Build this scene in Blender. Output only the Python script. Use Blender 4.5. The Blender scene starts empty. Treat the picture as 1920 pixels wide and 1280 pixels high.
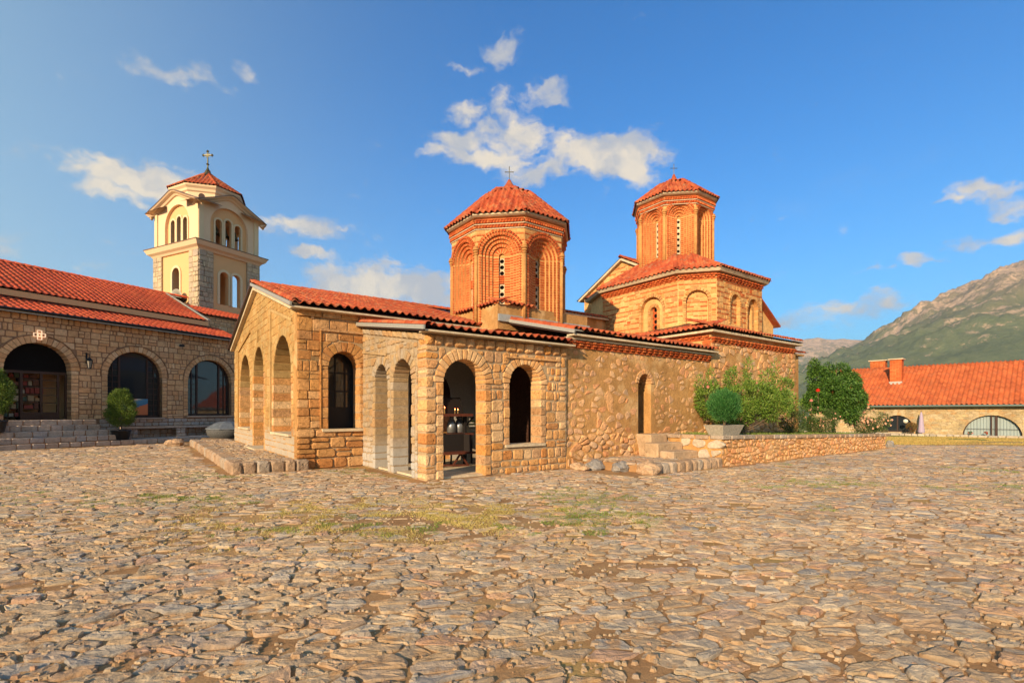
import bpy, math, random
import numpy as np
from mathutils import Vector, Matrix, noise as mnoise

# ------------------------------------------------------------------ camera, sky, sun, exposure
SC = bpy.context.scene
COL = SC.collection
R = math.radians
EYE = (0.0, 0.0, 1.6)
FOC = 940.0
cam_d = bpy.data.cameras.new('camera'); cam = bpy.data.objects.new('camera', cam_d); COL.objects.link(cam)
cam.location = EYE; cam.rotation_euler = (R(90), 0, 0)
cam_d.sensor_width = 36; cam_d.lens = 36 * FOC / 1920
cam_d.shift_y = 132 / 1920
cam_d.clip_start = 0.1; cam_d.clip_end = 40000
SC.camera = cam
SC.view_settings.view_transform = 'Standard'; SC.view_settings.look = 'None'
SC.view_settings.gamma = 1; SC.view_settings.use_curve_mapping = False
SC.view_settings.exposure = 1.0
SC.render.engine = 'CYCLES'
SC.cycles.max_bounces = 6; SC.cycles.diffuse_bounces = 4; SC.cycles.transparent_max_bounces = 8
SUN_EL, SUN_AZ = 19.0, 29.0          # sun stands behind the camera to the left; light travels 36 deg right of +Y
sd = bpy.data.lights.new('sun', 'SUN'); sun = bpy.data.objects.new('sun', sd); COL.objects.link(sun)
sd.energy = 4.5; sd.angle = R(0.6); sd.color = (1.0, 0.75, 0.47)
ldir = Vector((math.sin(R(SUN_AZ)) * math.cos(R(SUN_EL)), math.cos(R(SUN_AZ)) * math.cos(R(SUN_EL)), -math.sin(R(SUN_EL))))
sun.rotation_euler = ldir.to_track_quat('-Z', 'Y').to_euler()
sun.location = (-20, -30, 30)

class NT:
    """tiny helper for node trees"""
    def __init__(s, tree): s.t = tree; s.n = tree.nodes; s.l = tree.links
    def add(s, typ, **kw):
        nd = s.n.new(typ)
        for k, v in kw.items(): setattr(nd, k, v)
        return nd
    def put(s, sock, v):
        if hasattr(v, 'is_output') or isinstance(v, bpy.types.NodeSocket): s.l.new(v, sock)
        elif v is not None:
            if hasattr(sock, 'default_value') and hasattr(sock.default_value, '__len__') and not isinstance(v, str):
                n_ = len(sock.default_value); v = tuple(v); v = v + (1.0,) * (n_ - len(v)); sock.default_value = v[:n_]
            else: sock.default_value = v
    def math(s, op, a, b=None, c=None, clamp=False):
        m = s.add('ShaderNodeMath', operation=op); m.use_clamp = clamp
        s.put(m.inputs[0], a)
        if b is not None: s.put(m.inputs[1], b)
        if c is not None: s.put(m.inputs[2], c)
        return m.outputs[0]
    def vmath(s, op, a, b=None, out=0):
        m = s.add('ShaderNodeVectorMath', operation=op)
        s.put(m.inputs[0], a)
        if b is not None:
            if op == 'SCALE': s.put(m.inputs[3], b)
            else: s.put(m.inputs[1], b)
        return m.outputs[out]
    def mix(s, f, a, b, mode='MIX'):
        m = s.add('ShaderNodeMix', data_type='RGBA', blend_type=mode); m.clamp_factor = True
        s.put(m.inputs['Factor'], f)
        cin = [i for i in m.inputs if i.type == 'RGBA']
        s.put(cin[0], a); s.put(cin[1], b)
        return [o for o in m.outputs if o.type == 'RGBA'][0]
    def noise(s, vec, scale, detail=4, rough=.55, dist=0.0, out=0):
        m = s.add('ShaderNodeTexNoise')
        s.put(m.inputs['Vector'], vec); m.inputs['Scale'].default_value = scale
        m.inputs['Detail'].default_value = detail; m.inputs['Roughness'].default_value = rough; m.inputs['Distortion'].default_value = dist
        return m.outputs[out]
    def ramp(s, f, stops, interp='LINEAR'):
        m = s.add('ShaderNodeValToRGB'); e = m.color_ramp.elements; m.color_ramp.interpolation = interp
        while len(e) < len(stops): e.new(.5)
        for i, (p, c) in enumerate(stops):
            e[i].position = p; e[i].color = tuple(c) + (1,) if len(c) == 3 else c
        s.put(m.inputs[0], f)
        return m.outputs[0]
    def mapr(s, v, a, b, c=0., d=1., smooth=True):
        m = s.add('ShaderNodeMapRange'); m.interpolation_type = 'SMOOTHSTEP' if smooth else 'LINEAR'; m.clamp = True
        s.put(m.inputs[0], v)
        for i, q in zip((1, 2, 3, 4), (a, b, c, d)): m.inputs[i].default_value = q
        return m.outputs[0]

# world: Nishita sky, graded, with scattered evening clouds
W = bpy.data.worlds.new('World'); SC.world = W; W.use_nodes = True
nt = NT(W.node_tree); nt.n.clear()
sky = nt.add('ShaderNodeTexSky'); sky.sky_type = 'NISHITA'; sky.sun_disc = False
sky.sun_elevation = R(SUN_EL); sky.sun_rotation = R(180 + SUN_AZ)
sky.altitude = 700; sky.air_density = 1.0; sky.dust_density = 1.0; sky.ozone_density = 2.0
tc = nt.add('ShaderNodeTexCoord'); dirv = nt.vmath('NORMALIZE', tc.outputs['Generated'])
def pix_dir(px, py): return Vector(((px - 960) / FOC, 1.0, (772 - py) / FOC)).normalized()
warp = nt.noise(dirv, 9.0, 4, .6, out=1)
wv = nt.vmath('SCALE', nt.vmath('SUBTRACT', warp, (.5, .5, .5)), .10)
dw = nt.vmath('ADD', dirv, wv)
total = None
for px, py, rx, ry, st in [(870, 118, 44, 16, .56), (938, 98, 38, 22, .6), (878, 200, 44, 22, .68), (945, 200, 34, 30, .62), (1018, 186, 40, 20, .62), (965, 252, 62, 42, .76), (880, 262, 66, 26, .70), (905, 298, 96, 24, .76), (1005, 330, 70, 22, .70), (1130, 285, 105, 46, 1.0), (1170, 325, 60, 30, .8), (1050, 260, 50, 24, .62), (235, 335, 96, 34, .84), (215, 365, 60, 22, .72), (350, 138, 66, 20, .62),
                           (545, 420, 110, 26, .80), (600, 440, 60, 18, .7), (570, 480, 36, 14, .78), (740, 535, 150, 36, .84), (640, 560, 90, 24, .66), (480, 130, 46, 14, .48),
                           (1770, 390, 50, 10, .52), (1850, 358, 62, 13, .56), (1815, 448, 46, 14, .5), (1888, 440, 40, 14, .5), (1905, 380, 40, 20, .55), (1560, 584, 90, 16, .60), (1635, 580, 40, 12, .55), (1710, 487, 36, 9, .5), (1625, 514, 40, 8, .5),
                           (2300, 300, 200, 90, .7), (-300, 380, 220, 70, .7), (1500, 600, 140, 24, .5)]:
    c = pix_dir(px, py); rt = Vector((c.y, -c.x, 0)).normalized(); up = rt.cross(c) * 1.0
    k = c.y
    a = nt.vmath('DOT_PRODUCT', dw, tuple(rt / (rx / FOC * k)), out=1); b = nt.vmath('DOT_PRODUCT', dw, tuple(up / (ry / FOC * k)), out=1)
    r2 = nt.math('ADD', nt.math('MULTIPLY', a, a), nt.math('MULTIPLY', b, b))
    g = nt.math('EXPONENT', nt.math('MULTIPLY', r2, -.8))
    front = nt.math('GREATER_THAN', nt.vmath('DOT_PRODUCT', dirv, tuple(c), out=1), 0.)
    g = nt.math('MULTIPLY', nt.math('MULTIPLY', g, st), front)
    total = g if total is None else nt.math('MAXIMUM', total, g)
n1 = nt.noise(nt.vmath('MULTIPLY', dw, (1, 1, 2.2)), 11.0, 10, .62)
n2 = nt.noise(nt.vmath('MULTIPLY', dirv, (1, 1, 1.6)), 28.0, 6, .6)
nn = nt.math('ADD', nt.math('MULTIPLY', n1, .66), nt.math('MULTIPLY', n2, .34))
dens = nt.mapr(nt.math('ADD', nt.math('MULTIPLY', total, .70), nt.math('ADD', nt.math('MULTIPLY', nt.math('SUBTRACT', nn, .5), 1.55), .5)), .66, 1.02)
dens = nt.math('MULTIPLY', dens, .93)
# thin veil across the whole sky, so it carries on outside the frame the same way
veil = nt.mapr(nt.noise(nt.vmath('MULTIPLY', dw, (1, 1, 3)), 3.2, 6, .6), .6, .9, 0, .10)
thick = nt.mapr(nt.noise(nt.vmath('ADD', dw, (.013, 0, .022)), 13.0, 6, .55), .38, .62)
SKYK = .10
ccol = nt.mix(thick, (.46, .46, .47), (.78, .67, .51))
skyc = nt.add('ShaderNodeHueSaturation'); skyc.inputs['Saturation'].default_value = 1.3; skyc.inputs['Value'].default_value = 1.12
nt.put(skyc.inputs['Color'], sky.outputs[0])
gam = nt.mix(1.0, skyc.outputs[0], (.06, .74, 1.0), 'MULTIPLY')
cl = nt.vmath('SCALE', ccol, 1 / SKYK * .62)
szz = nt.add('ShaderNodeSeparateXYZ'); nt.put(szz.inputs[0], dirv)
hzf = nt.math('MULTIPLY', nt.math('EXPONENT', nt.math('MULTIPLY', nt.math('MAXIMUM', szz.outputs[2], 0.), -5.0)), .72)
gam = nt.mix(hzf, gam, tuple(c / SKYK * .47 for c in (.54, .72, .80)))
sunh = (-math.sin(R(SUN_AZ)), -math.cos(R(SUN_AZ)), 0)
aur = nt.math('MULTIPLY', nt.mapr(nt.math('DIVIDE', nt.vmath('DOT_PRODUCT', dirv, sunh, out=1), nt.math('SQRT', nt.math('SUBTRACT', 1.0001, nt.math('MULTIPLY', szz.outputs[2], szz.outputs[2])))), -.94, .25), nt.math('SUBTRACT', 1.0, nt.math('MULTIPLY', nt.math('MAXIMUM', szz.outputs[2], 0.), .6)))
gam = nt.mix(nt.math('MULTIPLY', aur, .85), gam, tuple(c / SKYK * .5 for c in (.52, .73, .74)))
mask = nt.math('MAXIMUM', dens, veil)
fin = nt.mix(mask, gam, cl)
bg = nt.add('ShaderNodeBackground'); bg.inputs[1].default_value = SKYK; nt.put(bg.inputs[0], fin)
wo = nt.add('ShaderNodeOutputWorld'); nt.l.new(bg.outputs[0], wo.inputs[0])

# ------------------------------------------------------------------ helpers: objects
RNG = random.Random(7)
def empty(name, loc, rz, label, cat, group=None, kind=None):
    o = bpy.data.objects.new(name, None); COL.objects.link(o); o.location = loc; o.rotation_euler = (0, 0, rz)
    o.empty_display_size = .3
    o['label'] = label; o['category'] = cat
    if group: o['group'] = group
    if kind: o['kind'] = kind
    return o
def tag(o, label=None, cat=None, group=None, kind=None):
    if label: o['label'] = label
    if cat: o['category'] = cat
    if group: o['group'] = group
    if kind: o['kind'] = kind
    return o
def mesh_obj(name, verts, faces, mat, parent=None, smooth=False):
    me = bpy.data.meshes.new(name); me.from_pydata([tuple(v) for v in verts], [], faces)
    if mat: me.materials.append(mat)
    if smooth: me.shade_smooth()
    me.update()
    o = bpy.data.objects.new(name, me); COL.objects.link(o)
    if parent: o.parent = parent
    return o
def np_obj(name, V, F, mat, parent=None, smooth=False):
    """V (n,3) float array, F (m,k) int array"""
    V = np.asarray(V, np.float32); F = np.asarray(F, np.int32)
    me = bpy.data.meshes.new(name); k = F.shape[1]
    me.vertices.add(len(V)); me.vertices.foreach_set('co', V.ravel())
    me.loops.add(F.size); me.loops.foreach_set('vertex_index', F.ravel())
    me.polygons.add(len(F)); me.polygons.foreach_set('loop_start', np.arange(0, F.size, k, dtype=np.int32))
    try: me.polygons.foreach_set('loop_total', np.full(len(F), k, np.int32))
    except Exception: pass
    me.update(calc_edges=True)
    if mat: me.materials.append(mat)
    if smooth: me.shade_smooth()
    o = bpy.data.objects.new(name, me); COL.objects.link(o)
    if parent: o.parent = parent
    return o

class Geo:
    """collects faces, becomes ONE mesh object"""
    def __init__(s): s.v = []; s.f = []
    def add(s, v, f):
        b = len(s.v); s.v += [tuple(q) for q in v]; s.f += [tuple(i + b for i in q) for q in f]; return s
    def box(s, x0, x1, y0, y1, z0, z1):
        v = [(x, y, z) for z in (z0, z1) for y in (y0, y1) for x in (x0, x1)]
        return s.add(v, [(0, 2, 3, 1), (4, 5, 7, 6), (0, 1, 5, 4), (2, 6, 7, 3), (0, 4, 6, 2), (1, 3, 7, 5)])
    def obox(s, c, ax, ay, az):
        c = Vector(c); ax = Vector(ax); ay = Vector(ay); az = Vector(az)
        v = [c + ax * i + ay * j + az * k for k in (-1, 1) for j in (-1, 1) for i in (-1, 1)]
        return s.add(v, [(0, 2, 3, 1), (4, 5, 7, 6), (0, 1, 5, 4), (2, 6, 7, 3), (0, 4, 6, 2), (1, 3, 7, 5)])
    def bar(s, p, q, w, h=None):
        p = Vector(p); q = Vector(q); d = (q - p); l = d.length
        if l < 1e-6: return s
        d = d / l; h = h or w
        a = d.cross(Vector((0, 0, 1))); a = a.normalized() if a.length > 1e-3 else Vector((1, 0, 0)); b = d.cross(a).normalized()
        return s.obox((p + q) / 2, a * w / 2, b * h / 2, d * l / 2)
    def tube(s, p, q, r0, r1=None, n=10, caps=True):
        p = Vector(p); q = Vector(q); r1 = r0 if r1 is None else r1; d = (q - p).normalized()
        a = d.cross(Vector((0, 0, 1))); a = a.normalized() if a.length > 1e-3 else Vector((1, 0, 0)); b = d.cross(a).normalized()
        v = []
        for c, r in ((p, r0), (q, r1)):
            for i in range(n):
                t = 2 * math.pi * i / n; v.append(c + a * math.cos(t) * r + b * math.sin(t) * r)
        f = [(i, (i + 1) % n, n + (i + 1) % n, n + i) for i in range(n)]
        if caps: f += [tuple(range(n))[::-1], tuple(range(n, 2 * n))]
        return s.add(v, f)
    def lathe(s, c, prof, n=16, cap=True):
        c = Vector(c); v = []
        for r, z in prof:
            for i in range(n):
                t = 2 * math.pi * i / n; v.append(c + Vector((math.cos(t) * r, math.sin(t) * r, z)))
        f = []
        for k in range(len(prof) - 1):
            for i in range(n):
                f.append((k * n + i, k * n + (i + 1) % n, (k + 1) * n + (i + 1) % n, (k + 1) * n + i))
        if cap: f += [tuple(range(n))[::-1], tuple(range((len(prof) - 1) * n, len(prof) * n))]
        return s.add(v, f)
    def poly(s, pts): return s.add(pts, [tuple(range(len(pts)))])
    def prism(s, pts, off):
        """extrude polygon pts by vector off"""
        n = len(pts); off = Vector(off); v = [Vector(p) for p in pts] + [Vector(p) + off for p in pts]
        return s.add(v, [tuple(range(n))[::-1], tuple(range(n, 2 * n))] + [(i, (i + 1) % n, n + (i + 1) % n, n + i) for i in range(n)])
    def build(s, name, mat, parent=None, smooth=False): return mesh_obj(name, s.v, s.f, mat, parent, smooth)

# ------------------------------------------------------------------ helpers: 2D pieces
class Pl:
    """wall plane: a runs along, b runs up, d stands out"""
    def __init__(s, o, x, n, w=(0, 0, 1)):
        s.o = Vector(o); s.x = Vector(x).normalized(); s.n = Vector(n).normalized(); s.w = Vector(w).normalized()
        s.flip = s.x.cross(s.w).dot(s.n) < 0
    def p(s, a, b, d): return s.o + s.x * a + s.w * b + s.n * d
def clip(poly, nx, nz, c):
    out = []; n = len(poly)
    for i in range(n):
        p = poly[i]; q = poly[(i + 1) % n]; dp = nx * p[0] + nz * p[1] - c; dq = nx * q[0] + nz * q[1] - c
        if dp <= 0: out.append(p)
        if (dp < 0 < dq) or (dq < 0 < dp):
            t = dp / (dp - dq); out.append((p[0] + (q[0] - p[0]) * t, p[1] + (q[1] - p[1]) * t))
    return out
def area(poly):
    return .5 * sum(poly[i][0] * poly[(i + 1) % len(poly)][1] - poly[(i + 1) % len(poly)][0] * poly[i][1] for i in range(len(poly))) if len(poly) > 2 else 0
def inset(poly, g):
    out = poly
    for i in range(len(poly)):
        p = poly[i]; q = poly[(i + 1) % len(poly)]; ex, ez = q[0] - p[0], q[1] - p[1]; l = math.hypot(ex, ez)
        if l < 1e-6: continue
        nx, nz = ez / l, -ex / l
        out = clip(out, nx, nz, nx * p[0] + nz * p[1] - g)
        if len(out) < 3: return []
    return out
def chamfer(poly, k, rng):
    out = []; n = len(poly)
    for i in range(n):
        p = poly[i - 1]; c = poly[i]; q = poly[(i + 1) % n]
        for o in (p, q):
            l = math.hypot(o[0] - c[0], o[1] - c[1])
            t = min(k * rng.uniform(.6, 1.4), l * .35) / max(l, 1e-6)
            out.append((c[0] + (o[0] - c[0]) * t, c[1] + (o[1] - c[1]) * t))
    return out
def cen(poly): return (sum(p[0] for p in poly) / len(poly), sum(p[1] for p in poly) / len(poly))
def piece(pl, poly, d0, d1, bev=.02, tilt=.0, rng=RNG, top='ngon'):
    """a stone or brick: polygon face standing out from the joint, with a bevelled rim"""
    n = len(poly); cx, cz = cen(poly); ta = rng.uniform(-tilt, tilt); tb = rng.uniform(-tilt, tilt)
    V = [pl.p(a, b, d0) for a, b in poly]
    hh = lambda a, b: (a - cx) * ta + (b - cz) * tb
    if bev > 0:
        V += [pl.p(a, b, d1 - bev + hh(a, b)) for a, b in poly]
        ext = max(math.hypot(a - cx, b - cz) for a, b in poly); k = max(.35, 1 - bev * 1.1 / max(ext, 1e-3))
        V += [pl.p(cx + (a - cx) * k, cz + (b - cz) * k, d1 + hh(a, b) + rng.uniform(-.25, .25) * bev) for a, b in poly]
        F = [(i, (i + 1) % n, n + (i + 1) % n, n + i) for i in range(n)] + [(n + i, n + (i + 1) % n, 2 * n + (i + 1) % n, 2 * n + i) for i in range(n)]
        V.append(pl.p(cx, cz, d1 + rng.uniform(0, .5) * bev))
        F += [(2 * n + i, 2 * n + (i + 1) % n, 3 * n) for i in range(n)]
    else:
        V += [pl.p(a, b, d1 + hh(a, b)) for a, b in poly]
        F = [(i, (i + 1) % n, n + (i + 1) % n, n + i) for i in range(n)] + [tuple(range(n, 2 * n))]
    if pl.flip: F = [f[::-1] for f in F]
    return V, F
def wall_panel(geo, pl, x0, x1, z0, top, ops=(), thick=.4, d=0., grow=.012):
    """solid backing wall with arched openings; top: number or function"""
    tf = top if callable(top) else (lambda x: top)
    xs = {x0, x1}
    for o in ops:
        r = o['r'] + grow
        for i in range(15): xs.add(o['c'] - r * math.cos(math.pi * i / 14))
    for e in getattr(top, 'breaks', ()): xs.add(e)
    xs = sorted(x for x in xs if x0 - 1e-6 <= x <= x1 + 1e-6)
    def slab(q):
        n = len(q); v = [pl.p(a, b, d) for a, b in q] + [pl.p(a, b, d - thick) for a, b in q]
        f = [tuple(range(n)), tuple(range(2 * n - 1, n - 1, -1))] + [(i, n + i, n + (i + 1) % n, (i + 1) % n) for i in range(n)]
        if pl.flip: f = [w[::-1] for w in f]
        geo.add(v, f)
    for xa, xb in zip(xs[:-1], xs[1:]):
        if xb - xa < 1e-5: continue
        m = (xa + xb) / 2; hole = None
        for o in ops:
            if abs(m - o['c']) < o['r'] + grow: hole = o
        if hole is None:
            slab([(xa, z0), (xb, z0), (xb, tf(xb)), (xa, tf(xa))])
        else:
            r = hole['r'] + grow; k = hole.get('k', 1.0)
            arc = lambda x: hole['sp'] + k * math.sqrt(max(0, r * r - (x - hole['c']) ** 2))
            if hole['sill'] > z0 + .01: slab([(xa, z0), (xb, z0), (xb, hole['sill']), (xa, hole['sill'])])
            if tf(m) > arc(m) + .005: slab([(xa, arc(xa)), (xb, arc(xb)), (xb, tf(xb)), (xa, tf(xa))])
def op(c, r, sill, sp, ring=.22, jamb=.2, **kw): return dict(c=c, r=r, sill=sill, sp=sp, ring=ring, jamb=jamb, **kw)
def coursed(x0, x1, z0, z1, hr, wr, ops=(), clips=(), gap=.02, split=.12, jit=.01, cham=.018, rng=RNG, hfun=None):
    out = []; z = z0
    while z < z1 - .03:
        h = rng.uniform(*hr)
        if z + h > z1 - hr[0] * .6: h = z1 - z
        za, zb = z, z + h; z = zb
        iv = [(x0, x1)]
        for o in ops:
            if min(zb, o['sp']) - max(za, o['sill']) > .35 * h:
                a, b = o['c'] - o['r'] - o['jamb'], o['c'] + o['r'] + o['jamb']; nv = []
                for p, q in iv:
                    if b <= p or a >= q: nv.append((p, q)); continue
                    if a > p: nv.append((p, a))
                    if b < q: nv.append((b, q))
                iv = nv
        for p, q in iv:
            if q - p < .05: continue
            ws = []; tot = 0
            while tot < q - p:
                w = rng.uniform(*wr); ws.append(w); tot += w
            if len(ws) > 1 and tot - (q - p) > ws[-1] * .5: tot -= ws.pop()
            k = (q - p) / tot; x = p
            for w in ws:
                w *= k; bl = [(x, za, x + w, zb)]; x += w
                if rng.random() < split and h > .16:
                    m = rng.uniform(.4, .6); a, b, c, d = bl[0]
                    if rng.random() < .5 and c - a > .2: mm = a + (c - a) * m; bl = [(a, b, mm, d), (mm, b, c, d)]
                    else: mm = b + (d - b) * m; bl = [(a, b, c, mm), (a, mm, c, d)]
                for a, b, c, d in bl:
                    j = lambda: rng.uniform(-jit, jit)
                    poly = [(a + j(), b + j()), (c + j(), b + j()), (c + j(), d + j()), (a + j(), d + j())]
                    mx, mz = (a + c) / 2, (b + d) / 2; ok = True
                    for o in ops:
                        rr = o['r'] + o['ring']
                        if o.get('k', 1.) != 1.:
                            if abs(mx - o['c']) < rr and mz > o['sp'] and ((mx - o['c']) / rr) ** 2 + ((mz - o['sp']) / (o['k'] * o['r'] + o['ring'])) ** 2 < 1.05: ok = False
                            continue
                        if d > o['sp'] + .01:
                            dx, dz = mx - o['c'], max(mz, o['sp'] + .001) - o['sp']; l = math.hypot(dx, dz)
                            if l < rr * .97 and mz > o['sp'] - .02: ok = False; break
                            if l < rr + max(c - a, d - b) * 1.5:
                                poly = clip(poly, -dx / l, -dz / l, -(dx * o['c'] + dz * o['sp']) / l - rr)
                                if len(poly) < 3: ok = False; break
                        if abs(mx - o['c']) < o['r'] and b < o['sill'] < d: poly = clip(poly, 0, 1, o['sill'])
                        if len(poly) < 3: ok = False; break
                    if not ok: continue
                    for cp in clips:
                        poly = clip(poly, *cp)
                        if len(poly) < 3: break
                    if len(poly) < 3: continue
                    poly = inset(poly, gap / 2 * rng.uniform(.7, 1.3))
                    if len(poly) < 3 or abs(area(poly)) < .0012: continue
                    out.append(chamfer(poly, cham, rng) if cham else poly)
    return out
def voussoirs(o, n, gap=.018, rng=RNG, cham=.012):
    out = []; k = o.get('k', 1.)
    for i in range(n):
        t0 = math.pi * i / n; t1 = math.pi * (i + 1) / n; g = gap / 2
        e0 = g / o['r']; r1 = o['r'] + o['ring'] * rng.uniform(.88, 1.06)
        pts = []
        for t, r, s in ((t0, o['r'], 1), (t0, r1, o['r'] / r1), (t1, r1, -o['r'] / r1), (t1, o['r'], -1)):
            tt = t + e0 * s; pts.append((o['c'] + r * math.cos(tt), o['sp'] + k * r * math.sin(tt) if k == 1 else o['sp'] + (k * o['r'] + (r - o['r'])) * math.sin(tt)))
        if area(pts) < 0: pts = pts[::-1]
        out.append(chamfer(pts, cham, rng) if cham else pts)
    return out
def jambs(o, hr=(.16, .26), gap=.018, rng=RNG, cham=.014):
    out = []
    for sgn in (-1, 1):
        z = o['sill']
        while z < o['sp'] - .02:
            h = rng.uniform(*hr)
            if z + h > o['sp'] - .08: h = o['sp'] - z
            a = o['c'] + sgn * o['r']; b = o['c'] + sgn * (o['r'] + o['jamb'])
            x0, x1 = min(a, b), max(a, b); g = gap / 2
            p = [(x0 + (g if sgn > 0 else g), z + g), (x1 - g, z + g), (x1 - g, z + h - g), (x0 + g, z + h - g)]
            if sgn > 0: p = [(max(q[0], x0 + (0 if q[0] < x0 + .03 else 0)), q[1]) for q in p]
            out.append(chamfer(p, cham, rng)); z += h
    return out
def voronoi(x0, x1, z0, z1, sx, sz, rng=RNG, jitter=.42, keep=None, drop=.10):
    """jittered-grid voronoi cells (convex polygons)"""
    nx = int(math.ceil((x1 - x0) / sx)) + 2; nz = int(math.ceil((z1 - z0) / sz)) + 2
    P = {}
    for i in range(-1, nx + 1):
        for j in range(-1, nz + 1):
            P[i, j] = (x0 + (i - .5 + (.5 if j % 2 else 0)) * sx + rng.uniform(-jitter, jitter) * sx, z0 + (j - .5) * sz + rng.uniform(-jitter, jitter) * sz)
            if rng.random() < drop: P[i, j] = None
    out = []
    for i in range(0, nx):
        for j in range(0, nz):
            p = P[i, j]
            if p is None: continue
            if not (x0 <= p[0] <= x1 and z0 <= p[1] <= z1): continue
            if keep and not keep(*p): continue
            poly = [(p[0] - sx * 1.2, p[1] - sz * 1.2), (p[0] + sx * 1.2, p[1] - sz * 1.2), (p[0] + sx * 1.2, p[1] + sz * 1.2), (p[0] - sx * 1.2, p[1] + sz * 1.2)]
            for di in (-1, 0, 1, -2, 2):
                for dj in (-1, 0, 1):
                    if di == 0 and dj == 0: continue
                    q = P.get((i + di, j + dj))
                    if q is None: continue
                    # metric scaled so that cells keep the sx:sz proportion
                    nx_, nz_ = (q[0] - p[0]) / (sx * sx), (q[1] - p[1]) / (sz * sz)
                    c = nx_ * (p[0] + q[0]) / 2 + nz_ * (p[1] + q[1]) / 2
                    poly = clip(poly, nx_, nz_, c)
                    if len(poly) < 3: break
                if len(poly) < 3: break
            if len(poly) >= 3: out.append((p, poly))
    return out

# ------------------------------------------------------------------ helpers: emit pieces as parts
CNT = {}
def world_of(parent):
    m = Matrix.Identity(4)
    while parent is not None:
        m = Matrix.LocRotScale(parent.location, parent.rotation_euler, parent.scale) @ m; parent = parent.parent
    return m
def pixsize(V, mw):
    n = len(V); c = Vector((sum(v[0] for v in V) / n, sum(v[1] for v in V) / n, sum(v[2] for v in V) / n)); c = mw @ c
    if c.y < 1.0: return 0
    px, py = 960 + FOC * c.x / c.y, 772 - FOC * (c.z - 1.6) / c.y
    W_ = [mw @ Vector(v) for v in V]
    if min(w.y for w in W_) < .5: return 0
    X = [w.x / w.y for w in W_]; Z = [(w.z - 1.6) / w.y for w in W_]
    s = math.sqrt(max(1e-12, (max(X) - min(X)) * (max(Z) - min(Z)))) * FOC
    if px < -20 or px > 1940 or py < -20 or py > 1300: s *= .1
    return s
def emit(name, pieces, mat, parent, thing=None, limit=300, minpix=8.5, smooth=False):
    """pieces: list of (verts, faces). The ones that show largest become objects, the rest one 'stuff' part."""
    if not pieces: return
    thing = thing or parent; key = (thing.name, name); left = limit - CNT.get(key, 0)
    mw = world_of(parent)
    sc = [(pixsize(p[0], mw), i) for i, p in enumerate(pieces)]; sc.sort(reverse=True)
    single = [i for s, i in sc if s >= minpix][:max(0, left)]; ss = set(single)
    for i in single: mesh_obj(name, pieces[i][0], pieces[i][1], mat, parent, smooth)
    CNT[key] = CNT.get(key, 0) + len(single)
    rest = [p for i, p in enumerate(pieces) if i not in ss]
    if rest:
        g = Geo()
        for v, f in rest: g.add(v, f)
        o = g.build(name, mat, parent, smooth); o['kind'] = 'stuff'

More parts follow.
